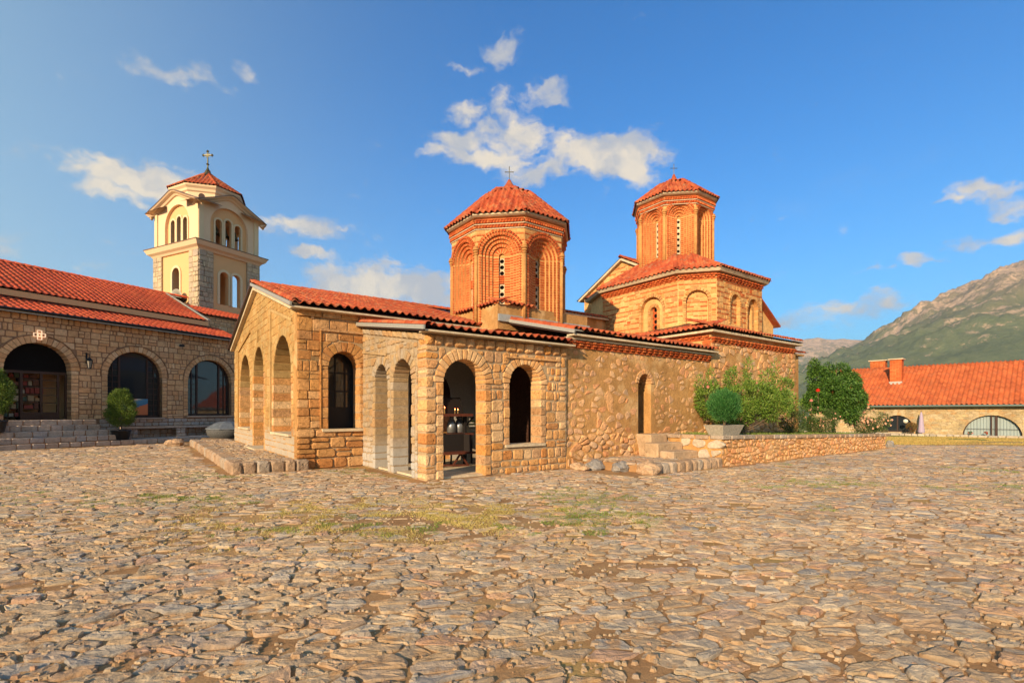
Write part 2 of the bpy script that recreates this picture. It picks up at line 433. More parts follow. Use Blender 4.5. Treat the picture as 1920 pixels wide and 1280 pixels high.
# roof tiles ---------------------------------------------------------------
def tile_mesh(Wd, L, h, n=8, th=.022):
    prof = []
    for i in range(n):
        x = i / (n - 1)
        z = h * math.sin(math.pi * x / .62) if x < .62 else -h * .22 * math.sin(math.pi * (x - .62) / .38)
        prof.append((x * Wd, z))
    V = [(x, 0, z + th) for x, z in prof] + [(x, L * 1.10, z) for x, z in prof] + [(x, 0, z - .004) for x, z in prof]
    F = [(i, i + 1, n + i + 1, n + i) for i in range(n - 1)] + [(2 * n + i, 2 * n + i + 1, i + 1, i) for i in range(n - 1)]
    return np.array(V, float), F
class Tiles:
    def __init__(s, Wd=.22, L=.34, h=.06, n=8): s.W = Wd; s.L = L; s.h = h; s.n = n; s.t = []
    def slope(s, o, u, w, length, height, keep=None, jit=1.0, rng=RNG, sag=None):
        """o: eave start; u along the eave; w up the slope"""
        o = Vector(o); u = Vector(u).normalized(); w = Vector(w).normalized(); nrm = u.cross(w).normalized()
        nc = max(1, int(round(length / s.W))); kw = length / nc / s.W; nr = max(1, int(math.ceil(height / s.L)))
        for r in range(nr):
            for c in range(nc):
                a, b = c * s.W * kw, r * s.L
                if keep and not keep(a + s.W * .5, b + s.L * .45): continue
                dz = (mnoise.noise(Vector((a * .35 + o.x, b * .35, o.y))) * .05 if jit else 0)
                p = o + u * (a + rng.uniform(-.006, .006) * jit) + w * (b + rng.uniform(-.015, .015) * jit) + nrm * (dz + .012)
                th = rng.uniform(-.025, .025) * jit; tl = rng.uniform(-.02, .02) * jit
                uu = (u + w * th + nrm * tl).normalized(); ww = (w - u * th).normalized(); n2 = uu.cross(ww).normalized(); ww = n2.cross(uu)
                s.t.append((p, uu * kw, ww, n2))
    def emit(s, name, mat, parent, thing=None, limit=300, minpix=9.):
        if not s.t: return
        V, F = tile_mesh(s.W, s.L, s.h, s.n); mw = world_of(parent); thing = thing or parent
        key = (thing.name, name); left = limit - CNT.get(key, 0)
        M = np.array([[tuple(u), tuple(w), tuple(n)] for p, u, w, n in s.t]); P = np.array([tuple(p) for p, _, _, _ in s.t])
        A = np.einsum('vk,tkj->tvj', V, M) + P[:, None, :]
        m = np.array(mw); Wd = A @ m[:3, :3].T + m[:3, 3]
        Y = np.maximum(Wd[..., 1], .3); X = Wd[..., 0] / Y; Z = (Wd[..., 2] - 1.6) / Y
        sz = np.sqrt((X.max(1) - X.min(1)) * (Z.max(1) - Z.min(1))) * FOC
        cx, cz = X.mean(1) * FOC, Z.mean(1) * FOC
        sz[(np.abs(cx) > 980) | (cz > 790) | (Wd[..., 1].min(1) < 1)] *= .05
        order = np.argsort(-sz); single = [int(i) for i in order if sz[i] >= minpix][:max(0, left)]
        me = bpy.data.meshes.new(name); me.from_pydata([tuple(v) for v in V], [], F); me.materials.append(mat); me.shade_smooth()
        for i in single:
            o = bpy.data.objects.new(name, me); COL.objects.link(o); o.parent = parent
            p, u, w, n = s.t[i]
            o.matrix_local = Matrix(((u.x, w.x, n.x, p.x), (u.y, w.y, n.y, p.y), (u.z, w.z, n.z, p.z), (0, 0, 0, 1)))
        CNT[key] = CNT.get(key, 0) + len(single)
        rest = np.ones(len(s.t), bool); rest[single] = False; B = A[rest]
        if len(B):
            nv = V.shape[0]; FF = np.array(F); FA = (FF[None] + (np.arange(len(B)) * nv)[:, None, None]).reshape(-1, 4)
            o = np_obj(name, B.reshape(-1, 3), FA, mat, parent, True); o['kind'] = 'stuff'
def ridge_pieces(p0, p1, r, L=.36, rng=RNG, n=7):
    p0 = Vector(p0); p1 = Vector(p1); d = p1 - p0; T = d.length; d = d / T; k = max(1, int(round(T / L)))
    a = d.cross(Vector((0, 0, 1))).normalized(); b = a.cross(d).normalized(); out = []
    for i in range(k):
        q0 = p0 + d * (T * i / k) + a * rng.uniform(-.01, .01); q1 = p0 + d * (T * (i + 1.12) / k)
        V = []
        for q, rr, e in ((q0, r * 1.08, 1), (q1, r * .9, 1), (q0, r * .86, 1)):
            for j in range(n):
                t = math.pi * j / (n - 1); V.append(q + a * math.cos(t) * rr + b * (math.sin(t) * rr - r * .35))
        F = [(j, j + 1, n + j + 1, n + j) for j in range(n - 1)] + [(2 * n + j, 2 * n + j + 1, j + 1, j) for j in range(n - 1)]
        out.append((V, F))
    return out

# ------------------------------------------------------------------ materials
def principled(name, rough=.85, spec=.3, metal=0.):
    m = bpy.data.materials.new(name); m.use_nodes = True; t = NT(m.node_tree); b = t.n['Principled BSDF']
    b.inputs['Roughness'].default_value = rough; b.inputs['Specular IOR Level'].default_value = spec; b.inputs['Metallic'].default_value = metal
    return m, t, b
def rnd(t):
    oi = t.add('ShaderNodeObjectInfo'); gi = t.add('ShaderNodeNewGeometry')
    return t.math('FRACT', t.math('ADD', oi.outputs['Random'], gi.outputs['Random Per Island']))
def bumpn(t, b, h, strength, dist=.02):
    bn = t.add('ShaderNodeBump'); bn.inputs['Strength'].default_value = strength; bn.inputs['Distance'].default_value = dist
    t.put(bn.inputs['Height'], h); t.l.new(bn.outputs[0], b.inputs['Normal'])
def vary(name, cols, rough=.9, nscale=6., nvar=(.72, 1.22), bump=.5, bscale=30., bdist=.02, spec=.2, pits=0., stain=None, zgrey=None):
    """pieces each take a colour of their own from cols; fine grain on top"""
    m, t, b = principled(name, rough, spec)
    pos = t.add('ShaderNodeNewGeometry').outputs['Position']
    n = len(cols); base = t.ramp(rnd(t), [((i + .5) / n, c) for i, c in enumerate(cols)]) if n > 1 else cols[0]
    nz = t.noise(pos, nscale, 6, .65); v = t.mapr(nz, .25, .75, nvar[0], nvar[1], False)
    col = t.vmath('SCALE', base, v)
    big = t.mapr(t.noise(pos, .7, 3, .5), .35, .65, .86, 1.10, False); col = t.vmath('SCALE', col, big)
    fine = t.noise(pos, bscale, 8, .7)
    col = t.vmath('SCALE', col, t.mapr(fine, .3, .7, .82, 1.12, False))
    h = fine
    if pits:
        vo = t.add('ShaderNodeTexVoronoi'); t.put(vo.inputs['Vector'], pos); vo.inputs['Scale'].default_value = bscale * .9
        pk = t.math('MULTIPLY', t.mapr(vo.outputs['Distance'], .0, .38, 1, 0), t.mapr(t.noise(pos, 5., 3), .5, .62))
        col = t.mix(t.math('MULTIPLY', pk, pits), col, t.vmath('SCALE', base, .25)); h = t.math('SUBTRACT', fine, pk)
    if stain:
        sc, fac, lo, hi = stain[1:]
        col = t.mix(t.mapr(t.noise(pos, sc, 5, .6), lo, hi, 0, fac), col, stain[0])
    if zgrey:   # greyer towards the foot of the wall
        c, z0, z1, fac = zgrey; z = t.add('ShaderNodeSeparateXYZ'); t.put(z.inputs[0], pos)
        zz = t.math('ADD', z.outputs[2], t.math('MULTIPLY', t.noise(pos, 2.5, 4), .5))
        col = t.mix(t.mapr(zz, z0, z1, fac, 0), col, c)
    t.l.new(col, b.inputs['Base Color']); bumpn(t, b, h, bump, bdist)
    return m
def plain(name, col, rough=.6, spec=.3, metal=0., nvar=.12, bump=0., bscale=20.):
    m, t, b = principled(name, rough, spec, metal)
    pos = t.add('ShaderNodeNewGeometry').outputs['Position']; nz = t.noise(pos, bscale, 5, .6)
    t.l.new(t.vmath('SCALE', col, t.mapr(nz, .3, .7, 1 - nvar, 1 + nvar, False)), b.inputs['Base Color'])
    if bump: bumpn(t, b, nz, bump, .01)
    return m
def glass_mat(name, col=(.02, .025, .03), rough=.03):
    m, t, b = principled(name, rough, .8); b.inputs['Base Color'].default_value = (*col, 1); b.inputs['IOR'].default_value = 1.5
    pos = t.add('ShaderNodeNewGeometry').outputs['Position']; bumpn(t, b, t.noise(pos, 1.2, 2), .08, .02)
    return m
M = {}
M['stone'] = vary('tufa_stone', [(.62, .29, .09), (.70, .39, .16), (.52, .22, .07), (.72, .48, .26), (.64, .33, .12), (.54, .32, .17), (.66, .35, .13), (.48, .27, .13)], nscale=9, nvar=(.62, 1.28), bump=.9, bscale=18, bdist=.03, pits=.95, spec=.1)
M['hall_stone'] = vary('brown_tufa', [(.52, .24, .08), (.58, .31, .12), (.46, .19, .06), (.60, .35, .16), (.54, .27, .09)], nscale=9, nvar=(.6, 1.28), bump=.9, bscale=18, bdist=.03, pits=.95, spec=.1)
M['vouss'] = vary('arch_tufa', [(.66, .36, .15), (.60, .31, .12), (.70, .44, .22)], nscale=9, bump=.6, bscale=26, pits=.7, spec=.1)
M['gable_stone'] = vary('shaded_tufa', [(.45, .285, .11), (.49, .33, .145), (.40, .245, .09), (.46, .27, .10)], nscale=7, bump=.6, bscale=22, pits=.6, spec=.1, zgrey=((.42, .38, .32), .9, 1.5, .8))  # west gable stone toned down, its shade is put into the colour
M['mortar'] = vary('lime_mortar', [(.44, .31, .18)], nscale=8, bump=.6, bscale=40, spec=.1)
M['mortar_gray'] = vary('gray_mortar', [(.38, .29, .19)], nscale=8, bump=.6, bscale=40, spec=.1)
M['rubble'] = vary('rubble_stone', [(.66, .36, .16), (.70, .44, .24), (.56, .27, .12), (.66, .38, .18), (.58, .37, .22), (.66, .31, .14)], nscale=7, bump=.9, bscale=18, bdist=.03, pits=.5, spec=.1)
M['plaster_rough'] = vary('old_render', [(.50, .27, .10)], nscale=3.0, nvar=(.7, 1.2), bump=1.0, bscale=14, bdist=.03, spec=.1, stain=((.62, .40, .19), 1.6, .8, .48, .66))
M['ochre'] = vary('ochre_block', [(.66, .36, .13), (.70, .43, .18), (.58, .28, .09), (.64, .33, .12), (.52, .27, .11)], nscale=8, bump=.7, bscale=24, pits=.5, spec=.1)
M['ochre_mortar'] = vary('ochre_mortar', [(.70, .42, .165)], nscale=6, bump=.7, bscale=26, spec=.1)
M['brick'] = vary('red_brick', [(.50, .10, .03), (.58, .14, .042), (.42, .075, .025), (.62, .20, .065), (.52, .115, .032)], nscale=14, bump=.5, bscale=60, spec=.1)
M['brick_mortar'] = vary('brick_mortar', [(.66, .35, .13)], nscale=10, bump=.5, bscale=50, spec=.1)
M['tile'] = vary('clay_roof_tile', [(.38, .07, .026), (.46, .095, .033), (.30, .05, .022), (.52, .14, .05), (.40, .075, .027)], nscale=11, bump=.35, bscale=50, rough=.8, spec=.25, stain=((.30, .19, .10), 3.5, .65, .50, .72))
M['tile_new'] = vary('clean_roof_tile', [(.56, .085, .03), (.64, .12, .04), (.46, .065, .026), (.60, .10, .03), (.52, .08, .03)], nscale=8, bump=.2, bscale=40, rough=.65, spec=.3, nvar=(.72, 1.2), stain=((.30, .10, .05), 2.5, .5, .52, .75))
M['tile_far'] = vary('orange_roof_tile', [(.42, .10, .034), (.50, .135, .045), (.35, .08, .028), (.46, .115, .036)], nscale=3, bump=.2, bscale=20, rough=.75, spec=.2, nvar=(.72, 1.2), stain=((.36, .13, .06), 1.6, .55, .50, .72))
M['pale_edge'] = vary('pale_cement', [(.62, .50, .34)], nscale=9, bump=.4, bscale=40, spec=.1)
M['flash'] = plain('zinc_flashing', (.40, .39, .35), .45, .4, .3)
M['wood_dark'] = plain('dark_timber', (.05, .025, .018), .5, .3)
M['black'] = plain('black_iron', (.012, .012, .014), .55, .3)
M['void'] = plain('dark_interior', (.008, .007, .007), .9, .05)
M['blackened'] = plain('unlit_porch_brown', (.06, .03, .02), .9, .05, nvar=.5)  # dark brown that stands in for the unlit depth of the porch
M['glass'] = glass_mat('window_glass')
M['white'] = plain('dimmed_limewash', (.42, .40, .37), .8, .1)  # white wall greyed, the dimness of the porch is in its colour
M['bronze'] = plain('weathered_bronze', (.10, .09, .045), .5, .4, .6)

# ------------------------------------------------------------------ frames of the three building groups
C0 = Vector((-5.92, 13.8, 0)); AC = math.atan2(.592, .806)
CU = Vector((math.cos(AC), math.sin(AC), 0)); CV = Vector((-math.sin(AC), math.cos(AC), 0))
def to_church(x, y):
    d = Vector((x, y, 0)) - C0; return d.dot(CU), d.dot(CV)
def from_church(s, t, z=0): return C0 + CU * s + CV * t + Vector((0, 0, z))
F0 = Vector((-20.97, 23.75, 0)); AL = math.atan2(.896, .444)
LU = Vector((math.cos(AL), math.sin(AL), 0)); LV = Vector((-math.sin(AL), math.cos(AL), 0))
def to_left(x, y):
    d = Vector((x, y, 0)) - F0; return d.dot(LU), d.dot(LV)
R0 = Vector((36.86, 45.0, 0)); AR = math.atan2(-.738, .675)
RU = Vector((math.cos(AR), math.sin(AR), 0)); RV = Vector((-math.sin(AR), math.cos(AR), 0))

def sstep(a, b, x):
    t = min(1, max(0, (x - a) / (b - a))); return t * t * (3 - 2 * t)
def gz(x, y):
    z = -.5 * sstep(22, 40, y) * sstep(6, 18, x)
    far = math.hypot(x, y)
    z -= 40 * sstep(90, 900, far)
    if far < 60: z += .03 * mnoise.noise(Vector((x * .22, y * .22, 0)))
    return z

# ------------------------------------------------------------------ ground sheet
def axis(lo, hi, step, far):
    a = list(np.arange(lo, hi + .001, step)); k = step; v = hi; w = lo; up = []; dn = []
    while v < far: k *= 1.35; v += k; up.append(v); w -= k; dn.append(w)
    return dn[::-1] + a + up
gx = axis(-34, 62, 1.0, 9000); gy = axis(-30, 66, 1.0, 9000)
gv = [(x, y, gz(x, y) - .003) for y in gy for x in gx]; nx_ = len(gx)
gf = [(j * nx_ + i, j * nx_ + i + 1, (j + 1) * nx_ + i + 1, (j + 1) * nx_ + i) for j in range(len(gy) - 1) for i in range(nx_ - 1)]
m, t, b = principled('courtyard_earth', .95, .1)
pos = t.add('ShaderNodeNewGeometry').outputs['Position']; sep = t.add('ShaderNodeSeparateXYZ'); t.put(sep.inputs[0], pos)
dirt = t.ramp(t.noise(pos, 2.2, 8, .65), [(.3, (.30, .155, .065)), (.52, (.39, .22, .10)), (.72, (.47, .29, .14))])
dirt = t.vmath('SCALE', dirt, t.mapr(t.noise(pos, 60, 6, .7), .3, .7, .75, 1.2, False))
grass = t.ramp(t.math('ADD', t.noise(pos, .9, 8, .7), t.mapr(sep.outputs[1], 24, 40, -.12, .14)), [(.36, (.56, .33, .12)), (.5, (.44, .31, .10)), (.62, (.20, .22, .06))])
gm = t.math('MULTIPLY', t.mapr(sep.outputs[1], 21, 27, 0, 1), t.mapr(sep.outputs[0], 12, 17, 0, 1))
gm2 = t.mapr(t.noise(pos, .45, 5, .6), .50, .62, 0, .55)
gcol = t.mix(t.math('MAXIMUM', gm, gm2), dirt, grass)
farm = t.mapr(t.vmath('LENGTH', pos, out=1), 90, 300)
gcol = t.mix(farm, gcol, (.09, .13, .05))
t.l.new(gcol, b.inputs['Base Color'])
bumpn(t, b, t.math('ADD', t.noise(pos, 26, 8, .7), t.math('MULTIPLY', t.noise(pos, 90, 4, .7), .4)), .7, .02)
M['earth'] = m
ground = mesh_obj('ground', gv, gf, m, None, True); tag(ground, kind='structure')

# cobbles ------------------------------------------------------------------
M['cobble'] = vary('worn_cobble', [(.50, .35, .21), (.44, .32, .205), (.57, .41, .25), (.40, .335, .26), (.53, .34, .19), (.34, .305, .27), (.60, .46, .30), (.48, .34, .20), (.55, .325, .20), (.45, .37, .28)],
                   rough=.75, nscale=9, nvar=(.7, 1.25), bump=1.0, bscale=16, bdist=.035, spec=.25, stain=((.40, .23, .105), 5., .85, .50, .66))
def cobble(p, poly, zb, rng, near, rot=None, lift=1.):
    poly = inset(poly, rng.uniform(.003, .019))
    if len(poly) < 3 or abs(area(poly)) < .002: return None
    poly = chamfer(poly, .022, rng)
    if near:
        q = []
        for i in range(len(poly)):
            a = poly[i]; c = poly[(i + 1) % len(poly)]; q.append(a)
            l = math.hypot(c[0] - a[0], c[1] - a[1])
            if l > .07: q.append(((a[0] + c[0]) / 2 + rng.uniform(-.012, .012), (a[1] + c[1]) / 2 + rng.uniform(-.012, .012)))
        poly = q
    n = len(poly); cx, cy = cen(poly); H = rng.uniform(.003, .020) * lift; tx, ty = rng.uniform(-.06, .06), rng.uniform(-.04, .09)
    if rng.random() < .10: H += .014
    V = []; F = []
    rings = [(1.0, -.05, 0), (.97, .55, .005), (.86, .95, .007), (.48, 1.0, .007)] if near else [(1.0, -.05, 0), (.96, .45, .004), (.72, 1.0, .006)]
    for k, hh, nz in rings:
        for a, c in poly:
            x = cx + (a - cx) * k; y = cy + (c - cy) * k
            z = zb + (hh * H if hh > 0 else -.05) + (x - cx) * tx + (y - cy) * ty + rng.uniform(-nz, nz)
            V.append((x, y, z))
    V.append((cx, cy, zb + H + rng.uniform(-.008, .003)))
    for r in range(len(rings) - 1): F += [(r * n + i, r * n + (i + 1) % n, (r + 1) * n + (i + 1) % n, (r + 1) * n + i) for i in range(n)]
    r = len(rings) - 1; F += [(r * n + i, r * n + (i + 1) % n, len(V) - 1) for i in range(n)]
    if rot:
        ca, sa = rot; V = [(x * ca - y * sa, x * sa + y * ca, z) for x, y, z in V]
    return V, F
def free(x, y):
    if y < 1.9 or abs(x) > 1.06 * y + .8: return False
    s, t = to_church(x, y)
    if s > -1.85 and t > -.35 and s < 26: return False
    if s > 1.5 and t > -4.3: return False
    if s > 6.15 and t > -6.65 and s < 23.5: return False
    k, b = to_left(x, y)
    if b > -2.1: return False
    if y > 24 + 2 * mnoise.noise(Vector((x * .3, 0, 3))) and x > 8: return False
    return True
rg = random.Random(11); cob = []
ca, sa = math.cos(R(9)), math.sin(R(9))
def vor_region(y0, y1, sx, sz, near, drop=.12):
    # cells generated in a frame turned 9 degrees
    def keep(a, c):
        x, y = a * ca - c * sa, a * sa + c * ca
        return y0 <= y < y1 and free(x, y)
    ext = 1.1 * y1 + 2
    for p, poly in voronoi(-ext, ext + 3, max(1, y0 * .6 - 4) if y1 < 14 else -6, y1 + ext * .25, sx, sz, rg, .50, keep, .055):
        x, y = p[0] * ca - p[1] * sa, p[0] * sa + p[1] * ca
        if rg.random() < .04: continue
        # worn hollows where earth covers stones
        if mnoise.noise(Vector((x * .9, y * .9, 9))) > .42 and rg.random() < .35: continue
        dry = math.exp(-(((x + 1.7) / 2.6) ** 2 + ((y - 7.6) / 1.5) ** 2))
        if rg.random() < dry * .75: continue
        c = cobble(p, poly, gz(x, y), rg, near, (ca, sa), 1.0 - .4 * dry)
        if c: cob.append(c)
vor_region(1.9, 7.5, .25, .14, True)
vor_region(7.5, 14, .26, .15, False)
vor_region(14, 30, .34, .21, False)
emit('cobblestone', cob, M['cobble'], ground, limit=300, minpix=10)

# loose chips and pebbles lying in the joints (nobody could count them)
chips = Geo(); k = 0
while k < 9000:
    y = 2.4 + 12 * rg.random() ** 1.5; x = (rg.random() * 2 - 1) * 1.05 * y; k += 1
    if not free(x, y): continue
    r = rg.uniform(.006, .026) * (1 if rg.random() < .9 else 1.7); z = gz(x, y); a0 = rg.random() * 6.28; hgt = r * rg.uniform(.4, .9); ring = []
    for q in range(5):
        a = a0 + q * 1.2566; rr_ = r * rg.uniform(.7, 1.25); ring.append((x + math.cos(a) * rr_ * 1.25, y + math.sin(a) * rr_))
    chips.add([(px_, py_, z - .01) for px_, py_ in ring] + [(x + (px_ - x) * .6, y + (py_ - y) * .6, z + hgt + rg.uniform(-.002, .003)) for px_, py_ in ring], [(q, (q + 1) % 5, 5 + (q + 1) % 5, 5 + q) for q in range(5)] + [(5, 6, 7, 8, 9)])
tag(chips.build('gravel', M['cobble']), 'loose stone chips and pebbles lying in the earth joints of the cobbled yard', 'gravel', kind='stuff')
# short grass and weeds between the stones (nobody could count the blades)
def blades(name, pts, hmin, hmax, w, mat, zf=gz, seed=3):
    r = np.random.RandomState(seed); n = len(pts); P = np.array([(x, y, zf(x, y)) for x, y in pts]); 
    an = r.uniform(0, 6.283, n); h = r.uniform(hmin, hmax, n); lean = r.normal(0, .5, (n, 2)) * h[:, None]
    dx = np.stack([np.cos(an), np.sin(an), np.zeros(n)], 1) * w / 2
    top = P + np.concatenate([lean, h[:, None]], 1)
    V = np.stack([P - dx, P + dx, top + dx * .2, top - dx * .2], 1).reshape(-1, 3)
    return np_obj(name, V, np.arange(n * 4).reshape(-1, 4), mat)
M['dry_grass'] = vary('dry_grass_blade', [(.60, .46, .14), (.54, .44, .13), (.40, .38, .09), (.66, .50, .18)], bump=0, spec=.1)
M['green_grass'] = vary('green_grass_blade', [(.12, .20, .035), (.18, .26, .05), (.26, .30, .07)], bump=0, spec=.1)
pd = []; pg = []; r_ = random.Random(5)
while len(pd) < 30000:
    x = r_.gauss(-1.7, 1.9); y = r_.gauss(7.7, .95)
    if mnoise.noise(Vector((x * 1.3, y * 1.3, 1))) > -.12 + r_.random() * .3 and free(x, y): pd.append((x, y))
k = 0
while len(pg) < 32000 and k < 900000:
    k += 1; y = 2.6 + 21 * r_.random() ** .8; x = (r_.random() * 2 - 1) * 1.05 * y
    n = mnoise.noise(Vector((x * .35, y * .5, 4))) + .7 * mnoise.noise(Vector((x * 2.2, y * 3., 7)))
    band = math.exp(-((y - 9.5) / 3.5) ** 2) * .30 - .05
    if n > .62 - band and free(x, y): pg.append((x, y))
tag(blades('grass', pd, .008, .032, .005, M['dry_grass']), 'dry yellowish grass growing over the cobbles in front of the gable corner', 'grass', kind='stuff')
tag(blades('grass', pg, .01, .035, .007, M['green_grass'], seed=4), 'green weeds and moss growing in the joints of the cobbled yard', 'grass', kind='stuff')
M['lawn'] = vary('lawn_blade', [(.50, .33, .11), (.44, .33, .10), (.34, .30, .08), (.54, .34, .12)], bump=0, spec=.1)
pl_ = []
while len(pl_) < 26000:
    y = 22 + 20 * r_.random(); x = y * r_.uniform(.72, 1.05)
    if mnoise.noise(Vector((x * .25, y * .4, 2))) > .25 - (y - 22) * .03: pl_.append((x, y))
tag(blades('grass', pl_, .03, .09, .03, M['lawn'], seed=6), 'strip of dry lawn between the cobbles and the right-hand house', 'grass', kind='stuff')

# ------------------------------------------------------------------ air
hz = Geo().box(-12000, 12000, -12000, 12000, -120, 1120)
hm = bpy.data.materials.new('haze_air'); hm.use_nodes = True; ht = hm.node_tree; ht.nodes.clear()
hv = ht.nodes.new('ShaderNodeVolumePrincipled'); hv.inputs['Color'].default_value = (.72, .85, 1.0, 1); hv.inputs['Density'].default_value = .00008; hv.inputs['Anisotropy'].default_value = .2
ho_ = ht.nodes.new('ShaderNodeOutputMaterial'); ht.links.new(hv.outputs[0], ho_.inputs['Volume'])
hzo = hz.build('haze', hm); tag(hzo, kind='stuff')
# ------------------------------------------------------------------ mountains
def interp(tab, x):
    if x <= tab[0][0]: return tab[0][1]
    for (a, p), (b, q) in zip(tab[:-1], tab[1:]):
        if x <= b: t = (x - a) / (b - a); return p + (q - p) * t
    return tab[-1][1]
def mountain(name, label, sil, Y0, Y1, K0, K1, nk, nr, amp, seed, mat, zbase=-60):
    V = []; F = []
    for j in range(nr + 1):
        f = j / nr
        for i in range(nk + 1):
            K = K0 + (K1 - K0) * i / nk
            Y = Y0 + (Y1 - Y0) * f * 1.45
            H = interp(sil, 960 + FOC * K)                       # skyline height above the eye, in metres at Y1
            prof = sstep(0, 1, min(1, f * 1.45)) ** .82 if f * 1.45 <= 1 else 1 - .5 * (f * 1.45 - 1)
            x = K * Y * (1 + .02 * math.sin(f * 5)); p = Vector((x / 420 + seed, Y / 420, seed))
            rdg = mnoise.ridged_multi_fractal(p, .9, 2.1, 7, .9, 1.6) - 1.1
            rg2 = mnoise.fractal(p * 4, .8, 2.1, 5)
            w = min(1, f * 1.45) * (1 - .85 * sstep(.86, 1.0, f * 1.45 if f * 1.45 <= 1 else 2 - f * 1.45))
            z = zbase + (H - zbase) * prof + amp * (rdg * .7 + rg2 * .35) * w
            V.append((x, Y, z))
    n = nk + 1
    F = [(j * n + i, j * n + i + 1, (j + 1) * n + i + 1, (j + 1) * n + i) for j in range(nr) for i in range(nk)]
    o = mesh_obj(name, V, F, mat, None, True); tag(o, label, None, kind='structure'); return o
m, t, b = principled('mountain_slope', .95, .05)
g = t.add('ShaderNodeNewGeometry'); pos = g.outputs['Position']; sp = t.add('ShaderNodeSeparateXYZ'); t.put(sp.inputs[0], pos)
n1 = t.noise(pos, .007, 14, .74); n2 = t.noise(pos, .045, 10, .75)
green = t.ramp(n2, [(.3, (.09, .12, .055)), (.6, (.15, .17, .08)), (.8, (.24, .22, .12))])
rock = t.ramp(n2, [(.3, (.40, .27, .18)), (.6, (.60, .42, .28)), (.8, (.74, .56, .40))])
alt = t.mapr(sp.outputs[2], 120, 760, -.07, .10, False)
n3 = t.noise(pos, .018, 6, .8)
k = t.mapr(t.math('ADD', t.math('ADD', t.math('MULTIPLY', n1, .42), t.math('MULTIPLY', n3, .62)), alt), .545, .60)
green = t.mix(t.mapr(t.math('ADD', sp.outputs[2], t.math('MULTIPLY', n1, 500.)), 500, 950), green, t.mix(n3, (.22, .17, .10), (.34, .25, .15)))
t.l.new(t.mix(t.math('MULTIPLY', k, .9), green, rock), b.inputs['Base Color']); bumpn(t, b, n2, .8, 18.)
M['mount'] = m
Dm = 3000.
def hh(y, D): return (772 - y) / FOC * D
mountain('mountain', 'green mountain with pale rocky crest rising at the right', [(1380, hh(735, Dm)), (1500, hh(695, Dm)), (1560, hh(668, Dm)), (1620, hh(640, Dm)), (1690, hh(603, Dm)), (1740, hh(580, Dm)), (1800, hh(552, Dm)), (1860, hh(524, Dm)), (1920, hh(500, Dm)), (2100, hh(465, Dm)), (2500, hh(470, Dm)), (3600, hh(500, Dm))],
         900, Dm, .3, 2.6, 520, 190, 120, 3.3, M['mount'])
Df = 5200.
mountain('hills', 'low hazy hills far beyond the church', [(-1500, hh(745, Df)), (900, hh(735, Df)), (1300, hh(690, Df)), (1430, hh(650, Df)), (1490, hh(640, Df)), (1530, hh(635, Df)), (1610, hh(640, Df)), (1700, hh(650, Df)), (2400, hh(620, Df))],
         3600, Df, -2.2, 2.2, 260, 50, 60, 8.1, M['mount'])

# ------------------------------------------------------------------ monastery church
church = empty('monastery_church', C0, AC, 'old stone monastery church with two octagonal red brick domes and an arched corner porch', 'church')
def planeS(y0, t=0): return Pl((0, y0, 0), (1, 0, 0), (0, -1, 0))       # wall facing the yard (south)
def planeW(x0): return Pl((x0, 0, 0), (0, 1, 0), (-1, 0, 0))            # wall facing west, a = t
rs = random.Random(21)
def add_pieces(lst, pl, polys, d0, d1, bev=.018, tilt=.06, dj=.012, rng=rs):
    for p in polys: lst.append(piece(pl, p, d0, d1 + rng.uniform(-dj, dj), bev, tilt, rng))

# -- west hall -------------------------------------------------------------
HW = 11.75; RIDZ = 6.30; EAV = 4.60; PITCH = (RIDZ - EAV) / (HW / 2)
def gtop(t): return 4.48 + PITCH * (HW / 2 - abs(t - HW / 2))
gtop.breaks = (HW / 2,)
pw = planeW(0)
g_ops = [op(1.84, 1.22, .95, 2.70, .26, .24), op(5.70, 1.0, .28, 2.98, .24, .22), op(8.75, 1.28, .95, 2.68, .26, .24)]
gw = Geo(); wall_panel(gw, pw, 0, HW, -.1, gtop, g_ops, .62)
gable = gw.build('gable_wall', M['plaster_rough'], church)
st = []; sl = math.hypot(1, PITCH)
gcl = [(-PITCH / sl, 1 / sl, (4.40) / sl), (PITCH / sl, 1 / sl, (4.40 + PITCH * HW) / sl)]
add_pieces(st, pw, coursed(.30, HW - .02, .28, 6.3, (.17, .30), (.22, .48), g_ops, gcl, .022, .15, rng=rs), -.1, .012, .014, .03, .006)
emit('stone', st, M['gable_stone'], gable, church, limit=55)
for o in g_ops:
    a = []; add_pieces(a, pw, voussoirs(o, 15, rng=rs), -.60, .02, .015, .02, .006); emit('arch_stone', a, M['gable_stone'], gable, church, minpix=9)
    a = []; add_pieces(a, pw, jambs(o, (.16, .28), rng=rs), -.60, .02, .015, .02, .008); emit('jamb_stone', a, M['stone'], gable, church, minpix=9)
# sloping coping under the gable tiles and the stepped frames over the arches
g = Geo()
for s0, s1 in ((0, HW / 2), (HW / 2, HW)):
    z0, z1 = gtop(s0), gtop(s1)
    g.bar(pw.p(s0 - (.1 if s0 == 0 else 0), z0 + .01, .06), pw.p(s1 + (.1 if s1 == HW else 0), z1 + .01, .06), .22, .20)
g.build('coping', M['pale_edge'], gable)
g = Geo()
g.bar(pw.p(.42, 4.2, .03), pw.p(3.35, 4.95, .03), .07, .09); g.bar(pw.p(3.35, 4.98, .03), pw.p(3.35, .95, .03), .07, .09)
g.bar(pw.p(7.35, 4.75, .03), pw.p(10.3, 4.25, .03), .07, .09); g.bar(pw.p(10.3, 4.25, .03), pw.p(10.3, .95, .03), .07, .09)
g.bar(pw.p(5.7, 4.15, .03), pw.p(5.7, 4.6, .03), .05, .06)
g.build('wall_band', M['gable_stone'], gable)
g = Geo()
